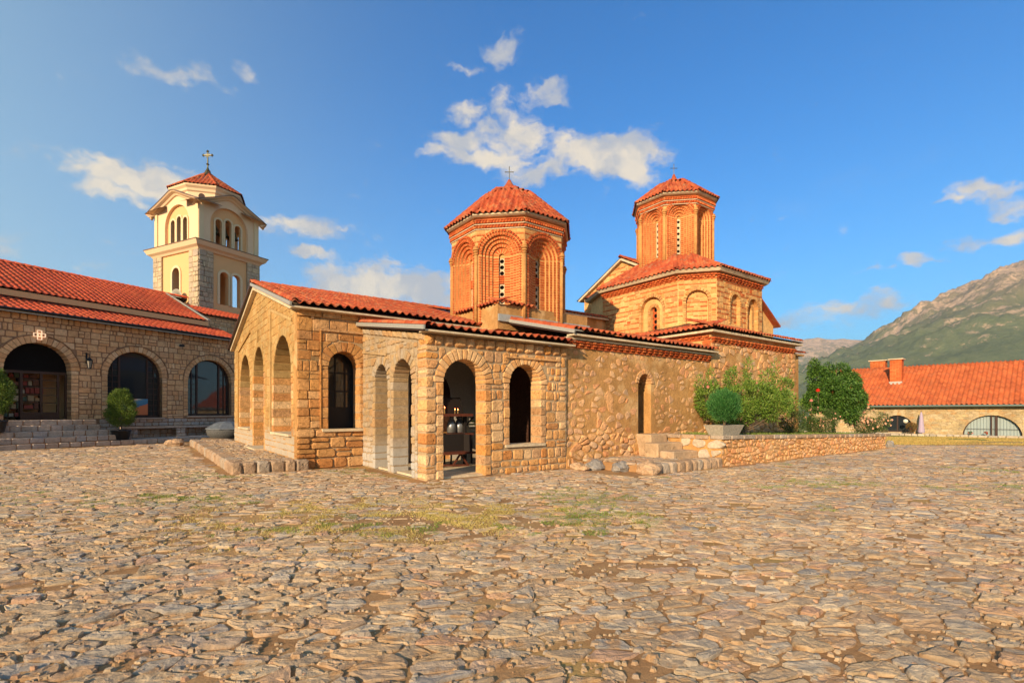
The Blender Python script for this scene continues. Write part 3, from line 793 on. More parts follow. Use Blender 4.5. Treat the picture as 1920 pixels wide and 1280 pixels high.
for o in (g_ops[0], g_ops[2]): g.obox(pw.p(o['c'], .93, -.28), pw.n * .38, pw.x * (o['r'] + .05), (0, 0, .035))
g.obox(pw.p(5.7, .24, -.1), pw.n * .42, pw.x * 1.1, (0, 0, .08))
g.build('sill', M['pale_edge'], gable)

# south wall of the hall, left of the porch
ps = planeS(0)
h_op = [op(1.30, .45, 1.12, 2.90, .30, .22)]
gw = Geo(); wall_panel(gw, ps, .02, 6.6, -.1, 4.50, h_op, .6)
hall = gw.build('hall_wall', M['mortar'], church)
st = []
add_pieces(st, ps, coursed(-.0, 1.86, 1.15, 4.25, (.20, .34), (.26, .50), h_op, (), .02, .1, rng=rs), -.35, .02, .02, .03)
add_pieces(st, ps, coursed(-.02, 1.88, 0, 1.12, (.26, .36), (.34, .62), (), (), .03, .05, rng=rs, cham=.04), -.3, .05, .03, .05)
add_pieces(st, ps, coursed(0, 6.45, 4.26, 4.50, (.22, .24), (.35, .7), (), (), .02, 0, rng=rs), -.2, .06, .02, .04)
add_pieces(st, ps, coursed(1.9, 6.3, 3.7, 4.25, (.2, .28), (.26, .5), (), (), .02, .1, rng=rs), -.1, .02, .02, .03)
emit('stone', st, M['hall_stone'], hall, church, limit=115)
a = []; add_pieces(a, ps, voussoirs(h_op[0], 11, rng=rs), -.55, .03, .014, .02, .008); emit('arch_stone', a, M['hall_stone'], hall, church, minpix=8)
a = []; add_pieces(a, ps, jambs(h_op[0], (.2, .32), rng=rs), -.55, .02, .014, .02, .008); emit('jamb_stone', a, M['hall_stone'], hall, church, minpix=8)
g = Geo(); g.obox(ps.p(.40, 4.24, .03), (.035, 0, 0), (0, .03, 0), (0, 0, .03)); g.bar(ps.p(.62, 3.92, .04), ps.p(1.84, 3.92, .04), .05, .06)
g.bar(ps.p(.62, 3.92, .03), ps.p(.62, 1.15, .03), .03, .04)
g.build('wall_band', M['stone'], hall)
g = Geo(); g.obox(ps.p(1.28, 1.08, -.25), (.62, 0, 0), (0, .36, 0), (0, 0, .04)); g.build('sill', M['pale_edge'], hall)
# dark glazed screen inside the hall opening
g = Geo()
g.box(.95, 1.82, .75, .80, 1.0, 1.75)
for x in (.95, 1.24, 1.53, 1.80): g.box(x, x + .05, .74, .81, 1.75, 3.4)
for z in (2.2, 2.75, 3.3): g.box(.95, 1.85, .745, .805, z, z + .05)
scr = g.build('door_screen', M['black'], hall); g = Geo(); g.box(.97, 1.8, .77, .78, 1.75, 3.4); g.build('pane', M['glass'], scr)
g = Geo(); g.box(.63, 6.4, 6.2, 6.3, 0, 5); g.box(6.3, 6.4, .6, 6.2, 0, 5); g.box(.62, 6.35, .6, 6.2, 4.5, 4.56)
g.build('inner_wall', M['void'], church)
g = Geo(); g.box(.62, 6.3, .61, 6.2, .0, .24); g.build('inner_floor', M['pale_edge'], church)

# -- corner porch ------------------------------------------------------------
PX0, PX1, PT = 1.85, 6.24, -4.10
pf = planeS(PT); ppw = planeW(PX0)
f_ops = [op(2.90, .575, 0, 2.30, .27, .20), op(4.77, .51, .74, 2.34, .24, .20)]
w_ops = [op(-1.44, .44, 0, 2.46, .24, .18), op(-2.82, .55, 0, 2.38, .26, .18)]
gw = Geo(); wall_panel(gw, pf, PX0 + .02, PX1, -.1, 3.42, f_ops, .42)
porch = gw.build('porch_front_wall', M['mortar'], church)
st = []
add_pieces(st, pf, coursed(PX0 - .02, PX1 - .02, 0, 3.14, (.16, .30), (.18, .40), f_ops, (), .036, .14, .016, rng=rs, cham=.032), -.40, .024, .022, .04)
add_pieces(st, pf, coursed(PX0 - .04, PX1 + .02, 3.15, 3.42, (.26, .27), (.24, .36), (), (), .022, 0, rng=rs, cham=.05), -.3, .07, .05, .05)
emit('stone', st, M['stone'], porch, church, limit=225)
for o, n in zip(f_ops, (17, 15)):
    a = []; add_pieces(a, pf, voussoirs(o, n, .022, rng=rs), -.41, .03, .016, .03); emit('arch_stone', a, M['vouss'], porch, church, minpix=8)
    a = []; add_pieces(a, pf, jambs(o, (.18, .30), rng=rs), -.41, .024, .02, .03); emit('jamb_stone', a, M['stone'], porch, church, minpix=8)
g = Geo(); g.obox(pf.p(4.77, .72, -.2), (.66, 0, 0), (0, .26, 0), (0, 0, .035)); g.build('sill', M['pale_edge'], porch)
g = Geo(); g.bar(pf.p(4.1, 3.02, .045), pf.p(5.95, 3.02, .045), .05, .05); g.build('wall_band', M['stone'], porch)
def ptop(t): return 3.42 + .16 * (t - PT)
gw = Geo(); wall_panel(gw, ppw, PT + .42, -.02, -.1, ptop, w_ops, .42)
pw2 = gw.build('porch_side_wall', M['mortar_gray'], church)
M['stone_shaded'] = vary('shaded_porch_stone', [(.42, .295, .165), (.46, .30, .145), (.40, .32, .22), (.45, .265, .12), (.41, .33, .24)], nscale=9, bump=.7, bscale=26, pits=.7, spec=.1, zgrey=((.44, .43, .40), .6, 1.3, .8))  # porch stone recoloured for the side wall, carrying its cool shade
st = []
add_pieces(st, ppw, coursed(PT + .40, -.02, 0, 4.0, (.15, .25), (.16, .36), w_ops, [(-.158, .9874, (3.22 + .16 * 4.1 - .02) * .9874)], .034, .14, .014, rng=rs, cham=.026), -.1, .02, .018, .04)
emit('stone', st, M['stone_shaded'], pw2, church, limit=295)
# cap course following the slope
cp = []
for i in range(13):
    a0 = PT + i * .31; a1 = a0 + .30; cp.append(piece(ppw, [(a0, ptop(a0) - .17), (a1, ptop(a1) - .17), (a1, ptop(a1) + .02), (a0, ptop(a0) + .02)], -.2, .06, .05, .03, rs))
emit('stone', cp, M['stone_shaded'], pw2, church, limit=300)
g = Geo(); g.bar(ppw.p(-.1, 3.35, .045), ppw.p(-1.9, 3.12, .045), .04, .05); g.build('wall_band', M['stone_shaded'], pw2)
for o, n in zip(w_ops, (13, 15)):
    a = []; add_pieces(a, ppw, voussoirs(o, n, .02, rng=rs), -.41, .03, .016, .03); emit('arch_stone', a, M['stone_shaded'], pw2, church, minpix=8)
    a = []; add_pieces(a, ppw, jambs(o, (.17, .28), rng=rs), -.41, .024, .02, .03); emit('jamb_stone', a, M['stone_shaded'], pw2, church, minpix=8)
# ceiling, floor and back arcade inside the porch
g = Geo(); g.box(PX0 + .05, PX1, PT + .3, -.0, 3.36, 3.41); g.build('porch_ceiling', M['wood_dark'], church)
g = Geo(); g.box(PX0 + .1, PX1 - .1, PT + .1, -.02, -.1, .05); g.build('porch_floor', M['pale_edge'], church)
gw = Geo(); pb = planeS(-.06)
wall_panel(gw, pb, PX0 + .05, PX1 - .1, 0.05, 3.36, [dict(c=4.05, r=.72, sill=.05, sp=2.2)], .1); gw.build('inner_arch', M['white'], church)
gw = Geo(); wall_panel(gw, planeS(-.01), PX0 + .05, PX1, .05, .95, [], .04); gw.build('inner_dado', M['stone'], church)
g = Geo(); g.box(3.2, 4.95, -.03, -.015, .95, 3.3); g.box(PX1 - .06, PX1 - .01, PT + .42, -.1, .06, 3.36); g.build('inner_void', M['blackened'], church)

# -- long rough south wall ----------------------------------------------------
RX0, RX1, RT = 6.24, 13.42, -4.04
pr = planeS(RT)
r_ops = [op(9.73, .31, .9, 2.52, .14, .0)]
gw = Geo(); wall_panel(gw, pr, RX0, RX1, -.1, 3.62, r_ops, .6)
rough = gw.build('nave_wall', M['plaster_rough'], church)
st = []
def bulge(z): return .10 * (1 - sstep(0, 1.1, z))
for p, poly in voronoi(RX0, RX1, .0, 3.5, .27, .19, rs, .48):
    x, z = p; low = 1 - sstep(.3, 1.5, z)
    dens = .66 + .4 * low + .4 * mnoise.noise(Vector((x * .9, z * .9, 5)))
    if rs.random() > dens: continue
    o = r_ops[0]
    if abs(x - o['c']) < .48 and .75 < z < 3.05: continue
    poly = inset(poly, rs.uniform(.010, .042) * (1 if low < .5 else .7))
    if len(poly) < 3 or area(poly) < .006: continue
    poly = clip(clip(poly, 1, 0, RX1 - .02), -1, 0, -RX0 - .02)
    if len(poly) < 3: continue
    st.append(piece(pr, chamfer(poly, .045, rs), -.05, .006 + .022 * rs.random() * (.4 + 2.2 * low) + bulge(z), .02 if low < .5 else .035, .05 + .14 * low, rs))
emit('rubble_stone', st, M['rubble'], rough, church, limit=300)
g = Geo(); n = 30   # battered foot of the wall
for i in range(n):
    xa, xb = RX0 + (RX1 - RX0) * i / n, RX0 + (RX1 - RX0) * (i + 1) / n
    if xa > 9.2 and xb < 10.3: pass
    za = .75 + .12 * math.sin(i * 1.7); w = .10 + .05 * rs.random()
    g.prism([pr.p(xa, -.05, .0), pr.p(xa, -.05, w), pr.p(xa, za * .5, w * .75), pr.p(xa, za, .0)], pr.x * (xb - xa))
g.build('wall_foot', M['plaster_rough'], rough)
gd = Geo(); o = r_ops[0]
a = [piece(pr, q, -.58, .035, .012, .03, rs) for q in voussoirs(dict(c=o['c'], r=o['r'] + .0, sp=o['sp'], ring=.15), 11, .012, rs)]
emit('arch_stone', a, M['rubble'], rough, church, minpix=7)
gd.box(o['c'] - .33, o['c'] + .33, RT + .58, RT + .62, .9, 2.9); gd.build('door_leaf', M['void'], rough)
# brick frieze under the eaves
def frieze(pl, x0, x1, z, rows, lst, d0=.02, bw=.11, bh=.055, saw=True):
    for r in range(rows):
        x = x0 + (bw * .5 if r % 2 else 0)
        while x < x1 - bw:
            dd = d0 + .05 * r + (.03 if (int(x / bw) + r) % 2 and saw else 0)
            lst.append(piece(pl, [(x, z + r * bh * 1.25), (x + bw * .82, z + r * bh * 1.25), (x + bw * .82, z + r * bh * 1.25 + bh), (x, z + r * bh * 1.25 + bh)], -.05, dd + rs.uniform(-.006, .006), 0, 0, rs)); x += bw
fb = []; frieze(pr, RX0, RX1 + .02, 3.45, 3, fb, .04, .14, .055)
emit('brick', fb, M['brick'], rough, church, minpix=7.5, limit=120)
g = Geo(); g.box(RX0 - .05, RX1 + .05, RT - .16, RT + .5, 3.66, 3.72); g.build('eave_board', M['pale_edge'], rough)

# -- roofs of hall, porch and nave -------------------------------------------
roofm = M['tile']
T1 = Tiles(.235, .36, .062)
wS = Vector((0, 1, PITCH)).normalized(); uS = Vector((1, 0, 0))
OV = .28
def sheet(g, pts, th=.05):
    p = [Vector(q) for q in pts]; n = (p[1] - p[0]).cross(p[2] - p[0]).normalized(); g.prism([q - n * .03 for q in p], -n * th if n.z > 0 else n * th)
g = Geo()
e0 = 4.60 - OV * PITCH
sheet(g, [(-.22, -OV, e0), (6.45, -OV, e0), (6.45, HW / 2, RIDZ + .02), (-.22, HW / 2, RIDZ + .02)])
sheet(g, [(-.22, HW + OV, e0), (-.22, HW / 2, RIDZ + .02), (14, HW / 2, RIDZ + .02), (14, HW + OV, e0)])
SL2 = .235; z2 = 3.85                                                  # lower slope over the nave: t -4.32 -> 1.7
sheet(g, [(6.3, -4.34, z2), (13.5, -4.34, z2), (13.5, 1.7, z2 + SL2 * 6.04), (6.3, 1.7, z2 + SL2 * 6.04)])
sheet(g, [(6.4, 1.6, 5.2), (14, 1.6, 5.2), (14, HW / 2, RIDZ), (6.4, HW / 2, RIDZ)])
SL3 = .155
sheet(g, [(PX0 - .18, -4.38, 3.50), (PX1 + .08, -4.38, 3.50), (PX1 + .08, -.02, 3.50 + SL3 * 4.36), (PX0 - .18, -.02, 3.50 + SL3 * 4.36)])
g.build('roof_boarding', M['wood_dark'], church)
T1.slope((-.2, -OV - .05, e0 + .03), uS, wS, 6.65, 6.35, keep=lambda a, b: True)
T1.slope((6.42, -4.40, z2 + .03), uS, Vector((0, 1, SL2)).normalized(), 7.1, 6.1, keep=lambda a, b: not (b > 3.0 and a < 3.0))
T1.slope((PX0 - .02, -4.44, 3.53), uS, Vector((0, 1, SL3)).normalized(), 4.45, 4.4)
# verges: a line of tiles up each sloping edge
T1.slope((-.25, HW + .2, e0), Vector((0, -1, 0)), Vector((1, 0, 0)), .01, .01, keep=lambda a, b: False)
T1.emit('roof_tile', roofm, church, limit=230)
rp = ridge_pieces((-.25, HW / 2, RIDZ + .07), (14, HW / 2, RIDZ + .07), .13)
rp += ridge_pieces((-.12, -OV - .03, e0 + .10), (-.12, HW / 2, RIDZ + .12), .10) + ridge_pieces((-.12, HW + OV, e0 + .10), (-.12, HW / 2, RIDZ + .12), .10)
rp += ridge_pieces((6.38, -4.38, z2 + .10), (6.38, -.3, z2 + .10 + SL2 * 4.1), .105) + ridge_pieces((PX0 - .08, -4.42, 3.60), (PX0 - .08, -.05, 3.60 + SL3 * 4.4), .09)
emit('ridge_tile', rp, roofm, church, minpix=7, smooth=True)
g = Geo()                                                              # pale metal flashings on the verges
g.bar((-.235, -OV - .06, e0 - .02), (-.235, HW / 2, RIDZ - .02), .05, .10)
g.bar((6.27, -4.42, z2 + .0), (6.27, -.28, z2 + SL2 * 4.1 + .02), .04, .10)
g.bar((PX0 - .2, -4.45, 3.5), (PX0 - .2, -.02, 3.5 + SL3 * 4.4), .04, .10)
g.build('verge_flashing', M['flash'], church)
Geo().bar((-.235, HW + OV, e0 - .02), (-.235, HW / 2, RIDZ - .02), .05, .10).build('verge_board', M['wood_dark'], church)
g = Geo()
g.box(-.2, 6.4, -OV - .02, -.02, e0 - .10, e0 - .055); g.box(PX0 - .15, PX1 + .08, -4.40, -4.08, 3.425, 3.47); g.box(6.3, 13.5, -4.36, -4.06, z2 - .10, z2 - .05)
g.build('eave_board', M['pale_edge'], church)

# plinth of the first dome, parapet of the nave
g = Geo(); g.box(5.85, 9.9, -1.25, 2.9, 4.3, 5.12); g.box(9.9, 14.1, 1.7, 2.2, 4.8, 5.92); g.build('dome_plinth', M['plaster_rough'], church)
g = Geo(); g.box(5.85, 9.95, -1.33, -1.26, 4.55, 4.78); g.build('roof_flashing', M['flash'], church)
T2 = Tiles(.2, .3, .055)
T2.slope((5.75, -1.40, 5.14), uS, Vector((0, 1, .35)).normalized(), 1.6, .55)
T2.slope((5.70, 1.4, 5.14), Vector((0, -1, 0)), Vector((1, 0, .35)).normalized(), 2.8, .5)
T2.slope((9.95, 1.52, 5.93), uS, Vector((0, 1, .35)).normalized(), 4.1, .6)
T2.emit('roof_tile', roofm, church, limit=250)
Geo().prism([(9.9, 1.54, 5.86), (9.9, 1.54, 5.925), (9.9, 2.2, 6.15), (9.9, 2.2, 5.86)], (4.2, 0, 0)).build('parapet_cap', M['pale_edge'], church)

# ------------------------------------------------------------------ domes
M['shaft'] = vary('brown_shaft', [(.60, .30, .10), (.54, .26, .09)], nscale=9, nvar=(.6, 1.25), bump=.7, bscale=24, spec=.1)
def uband(geo, pl, c, ro, ri, z0, sp, d1, d0, n=14):
    """inverted-U band between two concentric arches"""
    def path(r): return [(c - r, z0)] + [(c - r * math.cos(math.pi * i / n), sp + r * math.sin(math.pi * i / n)) for i in range(n + 1)] + [(c + r, z0)]
    A = path(ro); B = path(ri)
    for i in range(len(A) - 1):
        q = [A[i], A[i + 1], B[i + 1], B[i]]
        v = [pl.p(a, b, d1) for a, b in q] + [pl.p(a, b, d0) for a, b in q]
        geo.add(v, [(0, 1, 2, 3), (7, 6, 5, 4), (0, 4, 5, 1), (1, 5, 6, 2), (2, 6, 7, 3), (3, 7, 4, 0)])
def grille(geo, pl, c, hw, z0, z1, nh, d, th=.04):
    """stone window plate pierced by a column of round holes"""
    ch = (z1 - z0) / nh; r = min(hw * .72, ch * .36); N = 12
    for k in range(nh):
        cz = z0 + ch * (k + .5); O = []; I = []
        for i in range(N):
            t = 2 * math.pi * i / N; cx_, sx_ = math.cos(t), math.sin(t); m = max(abs(cx_) / hw, abs(sx_) / (ch / 2))
            O.append((c + cx_ / m, cz + sx_ / m)); I.append((c + cx_ * r, cz + sx_ * r))
        b = len(geo.v); v = [pl.p(a, z, d) for a, z in O] + [pl.p(a, z, d) for a, z in I] + [pl.p(a, z, d - th) for a, z in I]
        geo.add(v, [(i, (i + 1) % N, N + (i + 1) % N, N + i) for i in range(N)] + [(N + i, N + (i + 1) % N, 2 * N + (i + 1) % N, 2 * N + i) for i in range(N)])
def dome(name, cx, cy, Rr, zb, zeave, zapex, zsp, radii, wins, seed, tw):
    rg = random.Random(seed); zt = zeave - .06
    root = bpy.data.objects.new(name, None); COL.objects.link(root); root.parent = church
    ap = Rr * math.cos(R(22.5)); a2 = Rr * math.sin(R(22.5)); bricks = []; blocks = []; mort = Geo(); plate = Geo(); dark = Geo(); col_ = Geo(); corn = Geo()
    core_d = -.10 * 0 - .36
    for i in range(8):
        an = R(45 * i); n = Vector((math.cos(an), math.sin(an), 0)); x = Vector((-n.y, n.x, 0))
        pl = Pl(Vector((cx, cy, 0)) + n * ap, x, n)
        wn = (Matrix.Rotation(AC, 3, 'Z') @ n); wc = Vector(from_church(cx, cy)) ; facing = wn.dot(Vector((-wc.x, -wc.y, 0)).normalized()) > -.3
        # mortar spandrel with the outer arch open
        wall_panel(mort, pl, -a2, a2, zb, zt, [dict(c=0, r=radii[0], sill=zb, sp=zsp)], .5, grow=0)
        if not facing:
            uband(mort, pl, 0, radii[0], .001, zb, zsp, -.2, -.5, 10); continue
        # spandrel masonry: thin bricks and pale blocks in turn
        z = zb; k = 0; o = dict(c=0, r=radii[0], ring=.0, sill=zb - 1, sp=zsp, jamb=.0)
        z = zsp - .02 + .0
        while z < zt - .42:
            h = .05 if k % 2 == 0 else .13
            ps_ = coursed(-a2 + .01, a2 - .01, z, z + h, (h, h), (.16, .26) if k % 2 == 0 else (.18, .34), [dict(c=0, r=radii[0] + .10, ring=.0, sill=-9, sp=zsp, jamb=0)], (), .014, 0, 0, 0, rg)
            for q in ps_:
                if all(q2[1] - q2[1] == 0 for q2 in q): (bricks if k % 2 == 0 else blocks).append(piece(pl, q, -.05, .018 if k % 2 == 0 else .010, 0, .02, rg))
            z += h + .018; k += 1
        # recessed rings of brick
        nb = len(radii) - 1
        for b in range(nb):
            ro, ri = radii[b], radii[b + 1]; dd = -.075 * b
            uband(mort, pl, 0, ro, ri, zb, zsp, dd - .012, -.5)
            z = zb; pitch = .088
            while z < zsp - .03:
                for sg in (-1, 1):
                    x0, x1 = sorted((sg * (ri + .008), sg * (ro - .012)))
                    if b == 0:      # dogtooth course: small bricks set corner-on
                        cxm = (x0 + x1) / 2; hh_ = .036; q = [(cxm - .05, z + .03), (cxm, z + .03 - hh_), (cxm + .05, z + .03), (cxm, z + .03 + hh_)]
                        bricks.append(piece(pl, q, -.1, dd + .02, 0, .1, rg))
                    else: bricks.append(piece(pl, [(x0, z), (x1, z), (x1, z + .056), (x0, z + .056)], -.5 if b > 2 else dd - .1, dd + rg.uniform(-.006, .006), 0, .03, rg))
                z += pitch
            nv = max(7, int(math.pi * (ro + ri) / 2 / .088))
            for q in voussoirs(dict(c=0, r=ri + .006, ring=(ro - ri) - .016, sp=zsp), nv, .026, rg, 0):
                bricks.append(piece(pl, q, dd - .1, dd + (.02 if b == 0 else 0) + rg.uniform(-.006, .006), 0, .03, rg))
        # hood of dogtooth over the outer ring
        nv = int(math.pi * (radii[0] + .05) / .10)
        for q in voussoirs(dict(c=0, r=radii[0] + .012, ring=.08, sp=zsp), nv, .03, rg, 0):
            bricks.append(piece(pl, q, -.05, .045, 0, .2, rg))
        # window slit: grille plates with a brick tympanum between
        hw = radii[-1]; dd = -.075 * nb - .03
        
        v = [pl.p(-hw, zb, dd - .08), pl.p(hw, zb, dd - .08), pl.p(hw, zsp + hw, dd - .08), pl.p(-hw, zsp + hw, dd - .08)]; Geo().add(v, [(0, 1, 2, 3)]).build('window_void', M['void'], root)
        zprev = zb
        for (w0, w1, nh) in wins:
            if w0 > zprev + .02:
                for zz in np.arange(zprev, w0 - .03, .075): bricks.append(piece(pl, [(-hw, zz), (hw, zz), (hw, zz + .055), (-hw, zz + .055)], dd - .07, dd + .05, 0, 0, rg))
                uband(mort, pl, 0, hw * 1.0, .001, zprev, zprev + .01, dd - .02, dd - .07, 6)
            gg_ = Geo(); grille(gg_, pl, 0, hw, w0, w1, nh, dd); gg_.build('window_grille', M['pale_edge'], root); zprev = w1
        uband(mort, pl, 0, hw, .001, zprev, zsp, dd + .01, dd - .07, 8)
        # cornice: two rows of saw-tooth bricks between thin courses
        for r_, (zz, dp) in enumerate(((zt - .40, .03), (zt - .25, .07))):
            x0 = -a2 - .02; corn.obox(pl.p(0, zz - .035, dp / 2), pl.x * (a2 + dp * .42), pl.n * (dp / 2 + .01), (0, 0, .014))
            while x0 < a2 - .02:
                c_ = pl.p(x0 + .05, zz + .035, dp + .005); s_ = .042
                u1 = (pl.x + pl.n).normalized() * s_; u2 = (pl.n - pl.x).normalized() * s_
                g = Geo(); g.obox(c_, u1, u2, (0, 0, .034)); bricks.append((g.v, g.f)); x0 += .105
            for q in range(int(2 * a2 / .2)):
                xx = -a2 + q * 2 * a2 / int(2 * a2 / .2); w_ = 2 * a2 / int(2 * a2 / .2)
                bricks.append(piece(pl, [(xx, zz + .085), (xx + w_ - .014, zz + .085), (xx + w_ - .014, zz + .125), (xx, zz + .125)], -.05, dp + .04, 0, 0, rg))
    # corner shafts with moulded capitals
    for i in range(8):
        an = R(45 * i + 22.5); c = Vector((cx + math.cos(an) * (Rr + .0), cy + math.sin(an) * (Rr + .0), 0))
        col_ = Geo(); col_.tube(c + Vector((0, 0, zb)), c + Vector((0, 0, zsp - .02)), .062, n=10)
        for k, (z0, r) in enumerate(((zsp - .02, .08), (zsp + .06, .10), (zsp + .14, .125), (zsp + .21, .10))):
            col_.lathe(c + Vector((0, 0, z0)), [(r * .9, 0), (r, .02), (r, .05), (r * .85, .07)], 8)
        col_.build('corner_shaft', M['shaft'], root, True)
    # eave slab, roof boarding and tiles
    Re = Rr + .21; slab = Geo(); v0 = []; ring = [Vector((cx + math.cos(R(45 * i + 22.5)) * Re, cy + math.sin(R(45 * i + 22.5)) * Re, 0)) for i in range(8)]
    slab.lathe((cx, cy, 0), [(Rr - .1, zt - .05), (Re - .10, zt - .045), (Re - .02, zt), (Re - .02, zeave), (.1, zeave + .01)], 8); 
    slab.v = [tuple(Matrix.Rotation(R(22.5), 3, 'Z') @ (Vector(v) - Vector((cx, cy, 0))) + Vector((cx, cy, 0))) for v in slab.v]
    body = mort.build('drum_wall', M['brick_mortar'], root)
    slab.build('eave_slab', M['pale_edge'], root); 
    corn.build('string_course', M['pale_edge'], root)
    emit('brick', bricks, M['brick'], root, church, limit=180, minpix=7.5); emit('block', blocks, M['ochre'], root, church, minpix=8, limit=60)
    roofg = Geo(); top = Vector((cx, cy, zapex)); RT = []; TT = Tiles(tw, .30, .06)
    Kn = .55                                                               # slight swelling of the roof
    mid = [r_ * 1 for r_ in ring]
    for i in range(8):
        a, b = ring[i - 1] + Vector((0, 0, zeave)), ring[i] + Vector((0, 0, zeave)); 
        f = .62; lift = .16 * (zapex - zeave)
        m0 = a.lerp(top, f) + Vector((0, 0, lift)); m1 = b.lerp(top, f) + Vector((0, 0, lift))
        m0.z = m1.z = zeave + (zapex - zeave) * f + lift
        roofg.add([a, b, m1, m0, top], [(0, 1, 2, 3), (3, 2, 4)])
        for (p0, p1, q0, q1) in ((a, b, m0, m1), (m0, m1, top, top)):
            u = (p1 - p0).normalized(); L = (p1 - p0).length; Lq = (q1 - q0).length; h_ = ((q0 + q1) / 2 - (p0 + p1) / 2); H = h_.length; w = h_ / H
            if H < .15 or L < .25: continue
            def keep(x_, y_, L=L, Lq=Lq, H=H):
                half = (L + (Lq - L) * min(1, y_ / H)) / 2; return abs(x_ - L / 2) < half + .02 and y_ < H
            TT.slope(p0 - w * .05, u, w, L, H, keep, .7, rg)
        RT += ridge_pieces(b + Vector((0, 0, .05)) - (top - b).normalized() * .06, m1 + Vector((0, 0, .06)), .085, .30, rg) + ridge_pieces(m1 + Vector((0, 0, .06)), top + Vector((0, 0, .05)), .08, .28, rg)
    roofg.build('roof_boarding', M['wood_dark'], root)
    TT.emit('roof_tile', M['tile'], root, church, limit=300, minpix=9); emit('ridge_tile', RT, M['tile'], root, church, minpix=7, smooth=True)
    g = Geo(); k = Rr / 2.45
    g.lathe((cx, cy, zapex), [(.42 * k, -.16), (.36 * k, -.02), (.22 * k, .10), (.13 * k, .22), (.05, .34)], 10); g.build('finial_cap', M['tile'], root, True)
    g = Geo(); zc = zapex + .3
    g.tube((cx, cy, zc), (cx, cy, zc + .52), .014, n=6); px_ = Vector((math.cos(-AC), math.sin(-AC), 0))
    g.bar(Vector((cx, cy, zc + .34)) - px_ * .14, Vector((cx, cy, zc + .34)) + px_ * .14, .022)
    for e in (Vector((cx, cy, zc + .34)) - px_ * .15, Vector((cx, cy, zc + .34)) + px_ * .15, Vector((cx, cy, zc + .53))): g.lathe(e, [(.005, -.02), (.022, 0), (.005, .02)], 6)
    g.build('roof_cross', M['bronze'], root)
    return root
D1 = dome('west_dome', 7.72, .68, 2.17, 4.45, 8.28, 10.0, 6.94, [.74, .64, .54, .43, .31, .10], [(5.05, 6.02, 4), (6.28, 6.90, 3)], 31, .2)

# ------------------------------------------------------------------ choir block and its raised octagonal body
def mixed(pl, x0, x1, z0, z1, ops, lst_b, lst_s, rng=rs, clips=(), hs=(.12, .20), bd=.012):
    z = z0; k = 0
    while z < z1 - .06:
        if k % 2 == 0:
            h = min(rng.uniform(*hs), z1 - z)
            for q in coursed(x0, x1, z, z + h, (h, h), (.12, .34), ops, clips, .02, .0, .008, .014, rng): (lst_b if rng.random() < .05 else lst_s).append(piece(pl, q, -.05, bd + rng.uniform(-.008, .01), .010, .04, rng))
        else:
            h = .05
            if z + h > z1: break
            for q in coursed(x0, x1, z, z + h, (h, h), (.16, .32), ops, clips, .012, 0, .004, 0, rng):
                if rng.random() < .8: lst_b.append(piece(pl, q, -.05, bd, 0, .02, rng))
        z += h; k += 1
BX0, BX1, BT = 13.42, 20.0, -4.10
block = Geo(); block.box(BX0, BX1, BT, 6.0, -.1, 4.62)
blk = block.build('choir_wall', M['plaster_rough'], church)
pS = planeS(BT); pW = planeW(BX0); bb = []; ss = []
for p, poly in voronoi(BX0, BX1, .4, 4.15, .34, .24, rs, .46):
    if rs.random() < .25: continue
    poly = inset(poly, rs.uniform(.015, .035))
    if len(poly) < 3 or area(poly) < .008: continue
    poly = clip(clip(poly, -1, 0, -BX0 - .01), 1, 0, BX1 - .02)
    if len(poly) > 2: ss.append(piece(pS, chamfer(poly, .03, rs), -.05, .015 + .02 * rs.random(), .02, .1, rs))
emit('rubble_stone', ss, M['rubble'], blk, church, limit=300)
ss = []; mixed(pW, BT + .02, 1.6, 3.9, 4.42, [], bb, ss)
for z in (4.16, ): frieze(pS, BX0, BX1, z, 3, bb, .03, .14, .055)
frieze(pW, BT, 1.6, 4.30, 2, bb, .03, .14, .055)
emit('brick', bb, M['brick'], blk, church, limit=200, minpix=7.5); emit('block', ss, M['ochre'], blk, church, limit=80, minpix=8)
g = Geo(); g.box(BX0 - .22, BX1 + .2, BT - .22, 4.6, 4.52, 4.60); g.build('eave_slab', M['pale_edge'], blk)
g = Geo(); g.box(BX1, BX1 + .85, BT + .25, 5.0, -.1, 4.15); g.box(BX1 - .02, BX1 + 1.05, BT + .08, 4.5, 4.15, 4.22)
g.build('east_buttress', M['plaster_rough'], church)

